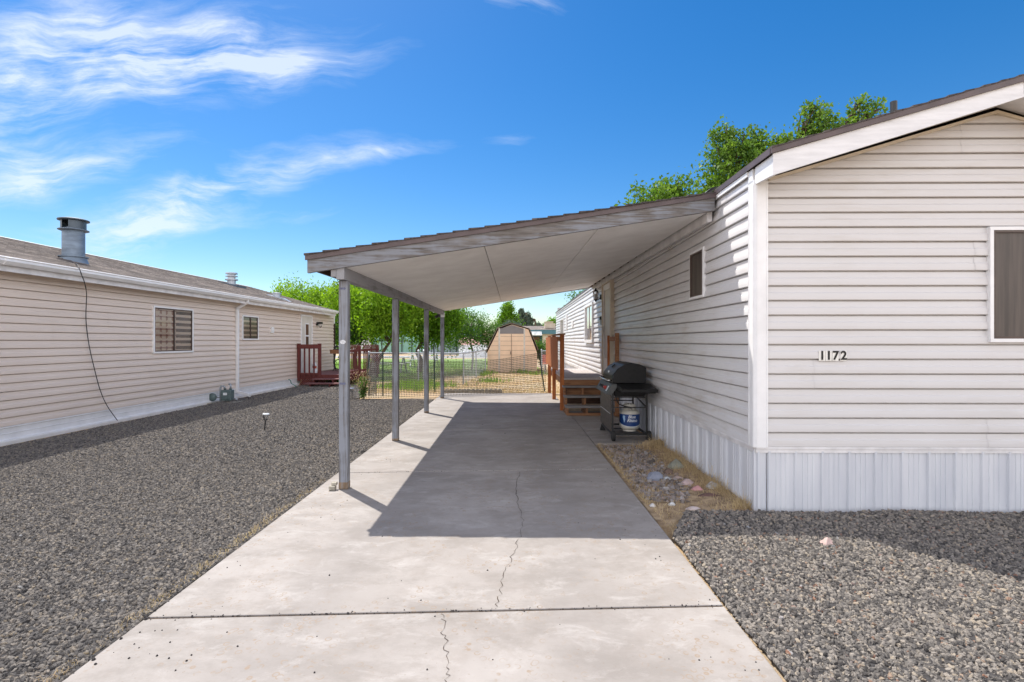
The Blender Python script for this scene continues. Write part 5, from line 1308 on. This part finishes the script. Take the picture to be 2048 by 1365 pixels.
tree('leafy_tree', (-4.45, 24.6, 0), [lobe(850, 610, 24.5, 50, 46), lobe(815, 640, 24, 34, 28), lobe(880, 640, 24.5, 34, 34), lobe(860, 668, 24.8, 30, 16), lobe(905, 625, 25, 26, 30)],
     470, 34, .14, M['leaf_mid'], 'green tree with short crooked trunk behind the gate posts of the chain link fence', [(0, 0, 0), (.05, 0, .6), (-.1, 0, 1.0), (.15, 0, 1.5)], .15, .22, droop=.9)
tree('locust_tree', (-2.08, 26.6, 0), [lobe(945, 645, 26.5, 32, 24), lobe(912, 658, 26.8, 30, 28), lobe(970, 662, 26.3, 30, 20), lobe(950, 672, 26, 34, 14), lobe(925, 635, 27, 22, 16), lobe(900, 680, 26.6, 22, 16), lobe(982, 680, 26, 16, 8)],
     260, 34, .12, M['leaf_locust'], 'small thin-trunked tree with feathery dark green crown left of the shed', [(0, 0, 0), (.05, 0, .8), (-.05, 0, 1.35), (-.1, 0, 1.9)], .065, .20, aspect=.38, droop=.2, barkm=pm('grey_bark', (.22, .18, .15), .9, .3, 12))
tree('poplar_tree', (-.4, 58, 0), [lobe(1017, 628, 58, 12, 22), lobe(1006, 645, 58, 12, 16), lobe(1028, 645, 58, 12, 16), lobe(1015, 614, 58, 7, 10)], 160, 30, .26, M['leaf_mid'], 'tall light green tree far behind the shed roof', [(0, 0, 0), (0, 0, 2), (0, 0, 3.5)], .2, .28)
tree('spruce_tree', (.5, 50, 0), [lobe(1020, 655, 50, 22, 12), lobe(1000, 660, 50, 14, 9), lobe(1032, 658, 50, 12, 12)], 120, 30, .18, M['leaf_spruce'], 'grey-green bushy conifer showing just above the shed peak', [(0, 0, 0), (0, 0, 1.5)], .15, .25)
tree('pine_tree', (1.75, 62, 0), [lobe(1043, 622+k*6.5, 62, 3.5+k*2.0, 5) for k in range(6)], 150, 30, .26, M['leaf_spruce'], 'taller of the two pointed dark conifers right of the shed peak', [(0, 0, 0), (0, 0, 3), (0, 0, 4.9)], .16, .2)
tree('pine_tree', (2.9, 64, 0), [lobe(1055, 630+k*5.5, 64, 2.5+k*1.9, 4) for k in range(5)], 110, 30, .26, M['leaf_spruce'], 'shorter pointed conifer nearest the roof of the far teal house', [(0, 0, 0), (0, 0, 3), (0, 0, 4.2)], .16, .2)
tree('distant_tree', (7.6, 80, 0), [lobe(1108, 645, 80, 12, 6), lobe(1100, 649, 80, 6, 4)], 70, 28, .28, M['leaf_mid'], 'small green treetop above the evaporative cooler', [(0, 0, 0), (0, 0, 3)], .2, .35)
tree('distant_tree', (5., 90, 0), [lobe(1076, 652, 90, 5, 5), lobe(1088, 654, 90, 4, 3)], 40, 28, .3, M['leaf_spruce'], 'tiny grey-green treetop above the ridge of the far teal house', [(0, 0, 0), (0, 0, 3)], .2, .3)
tree('bare_branched_tree', (4.6, 33, 0), [lobe(1146, 594, 32, 5, 10), lobe(1160, 590, 32, 8, 7), lobe(1172, 585, 32, 8, 8)], 34, 16, .13, M['leaf_locust'], 'sparse treetop peeking over the far eave of the white home', [(0, 0, 0), (0, 0, 2.5)], .08, .16)
tree('green_bush', (1.75, 26.5, 0), [lobe(1082, 697, 26.5, 17, 14), lobe(1094, 704, 26.5, 12, 12), lobe(1072, 706, 26.5, 10, 12)], 90, 40, .09, M['leaf_locust'], 'rounded green bush between the shed and the cedar railing', [(0, 0, 0), (0, 0, .3)], .03, .13, cat='bush')
# tree behind the white home
k_ = 17.5
tree('maple_tree', (8.2, 18.5, 0), [lobe(1470, 330, k_, 66, 70), lobe(1450, 278, k_, 32, 32), lobe(1510, 285, k_, 26, 30), lobe(1430, 385, k_, 40, 26), lobe(1350, 385, k_-1, 42, 40), lobe(1300, 400, k_-1.5, 46, 30), lobe(1245, 425, k_-2, 22, 14),
      lobe(1570, 290, k_, 28, 26), lobe(1640, 262, k_, 46, 40), lobe(1625, 225, k_, 26, 20), lobe(1690, 262, k_, 30, 22), lobe(1735, 232, k_, 32, 30), lobe(1725, 208, k_, 16, 16), lobe(1540, 400, k_, 60, 50), lobe(1650, 360, k_, 60, 50)],
     900, 24, .125, M['leaf_maple'], 'large green tree with several leafy boughs rising behind the white home', [(0, 0, 0), (.1, 0, 1.8), (-.1, 0, 3.2), (.1, .1, 4.4)], .26, .15, droop=.3, shell=.68, aspect=.6)
og = leafobj('autumn_leaves', np.array(P(1505, 395, 17.0))[None, :]-np.array((8.2, 18.5, 0))+rng.normal(size=(160, 3))*np.array((.28, .3, .2)), .13, M['leaf_orange'], bpy.data.objects['maple_tree'], .6)
# weed by the net end
WD = empty('weed_plant', (-3.83, 13.2, 0), 0, 'tall green weed with dry seed heads at the left end of the net fence', 'weed')
pts = []; mb = MB(); hd = []
for k in range(26):
    a = random.uniform(0, 6.28); r_ = random.uniform(.05, .34); h = random.uniform(.35, .85) - r_*.2; e = Vector((r_*math.cos(a)-.06, r_*math.sin(a)*.7, h)); mb.tube([(0, 0, 0), (e.x*.35, e.y*.35, h*.55), e], [.006, .004, .002], 4)
    for j in range(26): t = random.uniform(.15, .95); c = Vector((e.x*t*t, e.y*t*t, h*t)); (pts if t < .72 else hd).append(np.array(c)+rng.normal(size=3)*.035)
mb.build('stem', M['straw'], WD); leafobj('leaves', np.array(pts), .075, M['leaf_locust'], WD, .35, -.2); leafobj('seed_heads', np.array(hd), .035, M['straw'], WD, .6, -.3)

# ================================================================== far background
def tagged(o, l, c, g_=None): return tag(o, l, c, g_)
# court fence with green screens
e = empty('court_screen', (-11.0, 60, 0), 0, 'tall green windscreen fence with black posts beyond the lawn', 'screen fence')
mb = MB(); mb.box(-5.4, 7.4, 0, .05, .1, 3.2); mb.build('green_screen', pm('pale_green_screen', (.22, .42, .34), .7, .2, .6), e)
for k in range(12): mb = MB(); mb.tube([(-5.4+k*1.17, -.1, 0), (-5.4+k*1.17, -.1, 3.7)], .06, 6); mb.build('screen_post', M['black'], e)
mb = MB(); mb.tube([(-5.4, -.1, 3.2), (7.4, -.1, 3.2)], .05, 6); mb.tube([(-5.4, -.1, 1.5), (7.4, -.1, 1.5)], .04, 6); mb.build('screen_rail', M['black'], e)
e = empty('court_screen', (-6.6, 52, 0), 0, 'grey mesh enclosure with black posts behind the thin-trunked tree', 'screen fence')
mb = MB(); mb.box(-2.2, 1.6, 0, .05, .1, 2.9); mb.build('grey_screen', pm('pale_grey_screen', (.30, .36, .37), .7, .2, .6), e)
for k in range(7): mb = MB(); mb.tube([(-2.2+k*.633, -.1, 0), (-2.2+k*.633, -.1, 3.1+(.6 if k == 6 else 0))], .045, 6); mb.build('screen_post', M['black'], e)
e = empty('storage_shed', (-4.1, 50, 0), 0, 'low white shed with a pink roof far behind the thin-trunked tree', 'shed')
mb = MB(); mb.box(-1.1, 1.9, 0, 3, 0, 1.15); mb.build('wall', M['white'], e)
mb = MB(); mb.prism([(-1.2, -.1, 1.15), (1.0, -.1, 1.15), (.7, 1.5, 1.85), (-1.1, 1.5, 1.85)], (0, .05, .03)); mb.build('roof', pm('pink_roof', (.55, .30, .26), .7), e)
e = empty('distant_building', (-3.0, 70, 0), 0, 'low building with terracotta roof beyond the white shed', 'building')
mb = MB(); mb.box(-3, 1, 0, 4, 0, 2.0); mb.build('wall', M['beige_trim'], e)
mb = MB(); mb.hexa([(-3.3, -.3, 2.0), (1.3, -.3, 2.0), (1.3, 4, 2.0), (-3.3, 4, 2.0)], [(-3, 1.5, 2.8), (1, 1.5, 2.8), (1, 2, 2.8), (-3, 2, 2.8)]); mb.build('roof', pm('terracotta_roof', (.30, .16, .10), .8), e)
e = empty('distant_home', (-20, 62, 0), 0, 'pale single storey home glimpsed under the left trees', 'house')
mb = MB(); mb.box(-9, 5.5, 0, 6, 0, 2.7); mb.build('wall', M['siding'], e)
mb = MB(); mb.hexa([(-9.4, -.4, 2.7), (5.9, -.4, 2.7), (5.9, 6, 2.7), (-9.4, 6, 2.7)], [(-9.4, 3, 3.7), (5.9, 3, 3.7), (5.9, 3.2, 3.7), (-9.4, 3.2, 3.7)]); mb.build('roof', M['shed_roof'], e)
for x in (-5, 0, 4): mb = MB(); mb.box(x, x+.9, -.04, 0, 1., 2.1); mb.build('window', M['interior'], e)
mb = MB(); mb.box(-60, 40, 46, 52, -.02, -.012); tag(mb.build('road', M['road']), kind='structure')
# teal house
e = empty('teal_house', (3.0, 45, 0), 0, 'single storey house with teal fascia and grey roof right of the shed', 'house')
X = lambda px: (px-1024)/1024*45-3.0; Z = lambda py: 1.5+(683-py)/1024*45
mb = MB(); mb.box(X(1085), X(1160), 0, 5, 0, Z(668)); mb.build('wall', pm('cream_wall', (.52, .47, .38), .7), e)
mb = MB(); mb.box(X(1050), X(1084.5), .3, 5, 0, Z(670)); mb.build('teal_wall', pm('dark_teal_wall', (.035, .09, .11), .7), e)
mb = MB(); mb.box(X(1063), X(1080), .25, .3, 0, Z(674)); mb.build('porch_opening', M['interior'], e)
mb = MB(); mb.box(X(1046), X(1165), -.35, -.25, Z(669), Z(660.5)); mb.build('fascia', pm('teal_fascia', (.05, .14, .18), .6), e)
mb = MB(); mb.hexa([(X(1043), -.4, Z(660.5)), (X(1170), -.4, Z(660.5)), (X(1170), 6, Z(660.5)), (X(1043), 6, Z(660.5))], [(X(1038), 3, Z(651)), (X(1170), 3, Z(651)), (X(1170), 3.4, Z(651)), (X(1038), 3.4, Z(651))]); mb.build('roof', M['shingle'], e)
mb = MB()
for k in range(9):
    x = X(1061)+k*(X(1083)-X(1061))/9; mb.prism([(x, -.36, Z(664)), (x+.055, -.36, Z(664)), (x+.055, -1.1, Z(671)), (x, -1.1, Z(671))], (0, 0, .03))
mb.box(X(1060), X(1083), -1.12, -1.06, Z(672), Z(670)); mb.build('striped_awning', M['white'], e)
c = MB(); c.box(X(1091), X(1107), .6, 1.6, Z(657), Z(645)); c.box(X(1090), X(1108), .5, 1.7, Z(645), Z(643.5)); c.box(X(1100), X(1112), .7, 1.5, Z(660), Z(647))
ev = c.build('evaporative_cooler', pm('beige_cooler', (.50, .43, .34), .6, .1, 6), e)
mb = MB()
for k in range(6): mb.box(X(1092), X(1099), .57, .598, Z(656)+k*.07, Z(656)+k*.07+.03)
mb.build('louvre', M['beige_trim'], ev)
# white picnic benches on the lawn
def bench(x, y, w_, lab, first=[None]):
    if first[0] is None:
        e = empty('picnic_bench', (x, y, 0), 0, lab, 'bench', 'white benches on the lawn')
        mb = MB()
        for k in range(6): mb.box(-.9, .9, k*.13, k*.13+.11, .70, .735)
        mb.build('table_top', M['white'], e)
        for yy in (-.45, .95): mb = MB(); mb.box(-.9, .9, yy, yy+.25, .42, .45); mb.build('seat', M['white'], e)
        for xx in (-.7, .7): mb = MB(); mb.bar((xx, -.4, 0), (xx, .3, .72), .06); mb.bar((xx, 1.1, 0), (xx, .4, .72), .06); mb.bar((xx, -.4, .4), (xx, 1.1, .4), .05); mb.build('leg_frame', M['galv'], e)
        first[0] = e; return e
    e0 = first[0]; e = e0.copy(); S.collection.objects.link(e); e.location = (x, y, 0); e['label'] = lab
    for ch in e0.children: c2 = ch.copy(); c2.parent = e; S.collection.objects.link(c2)
    return e
bench(-5.9, 24.2, 1, 'white picnic bench on the lawn nearest the leaning tree')
bench(-5.1, 29.5, 1, 'white picnic bench on the lawn behind the crooked trunk')
bench(-8.2, 33, 1, 'white picnic bench farthest back on the lawn')
# red chair by the right chain link
e = empty('garden_chair', (1.55, 23.6, 0), .3, 'orange-red plastic garden chair behind the short chain link fence', 'chair')
mb = MB(); mb.hexa([(-.16, .02, .50), (.16, .02, .50), (.16, .05, .50), (-.16, .05, .50)], [(-.15, .12, .86), (.15, .12, .86), (.15, .15, .86), (-.15, .15, .86)]); mb.build('backrest', pm('orange_red_plastic', (.62, .10, .05), .5), e)
mb = MB(); mb.box(-.18, .18, -.3, .05, .44, .47); mb.build('seat', pm('orange_red_seat', (.62, .10, .05), .5), e)
for x in (-.17, .15):
    for y in (-.28, .03): mb = MB(); mb.tube([(x+.01, y, 0), (x+.01, y, .44)], .015, 6); mb.build('leg', M['galv'], e)
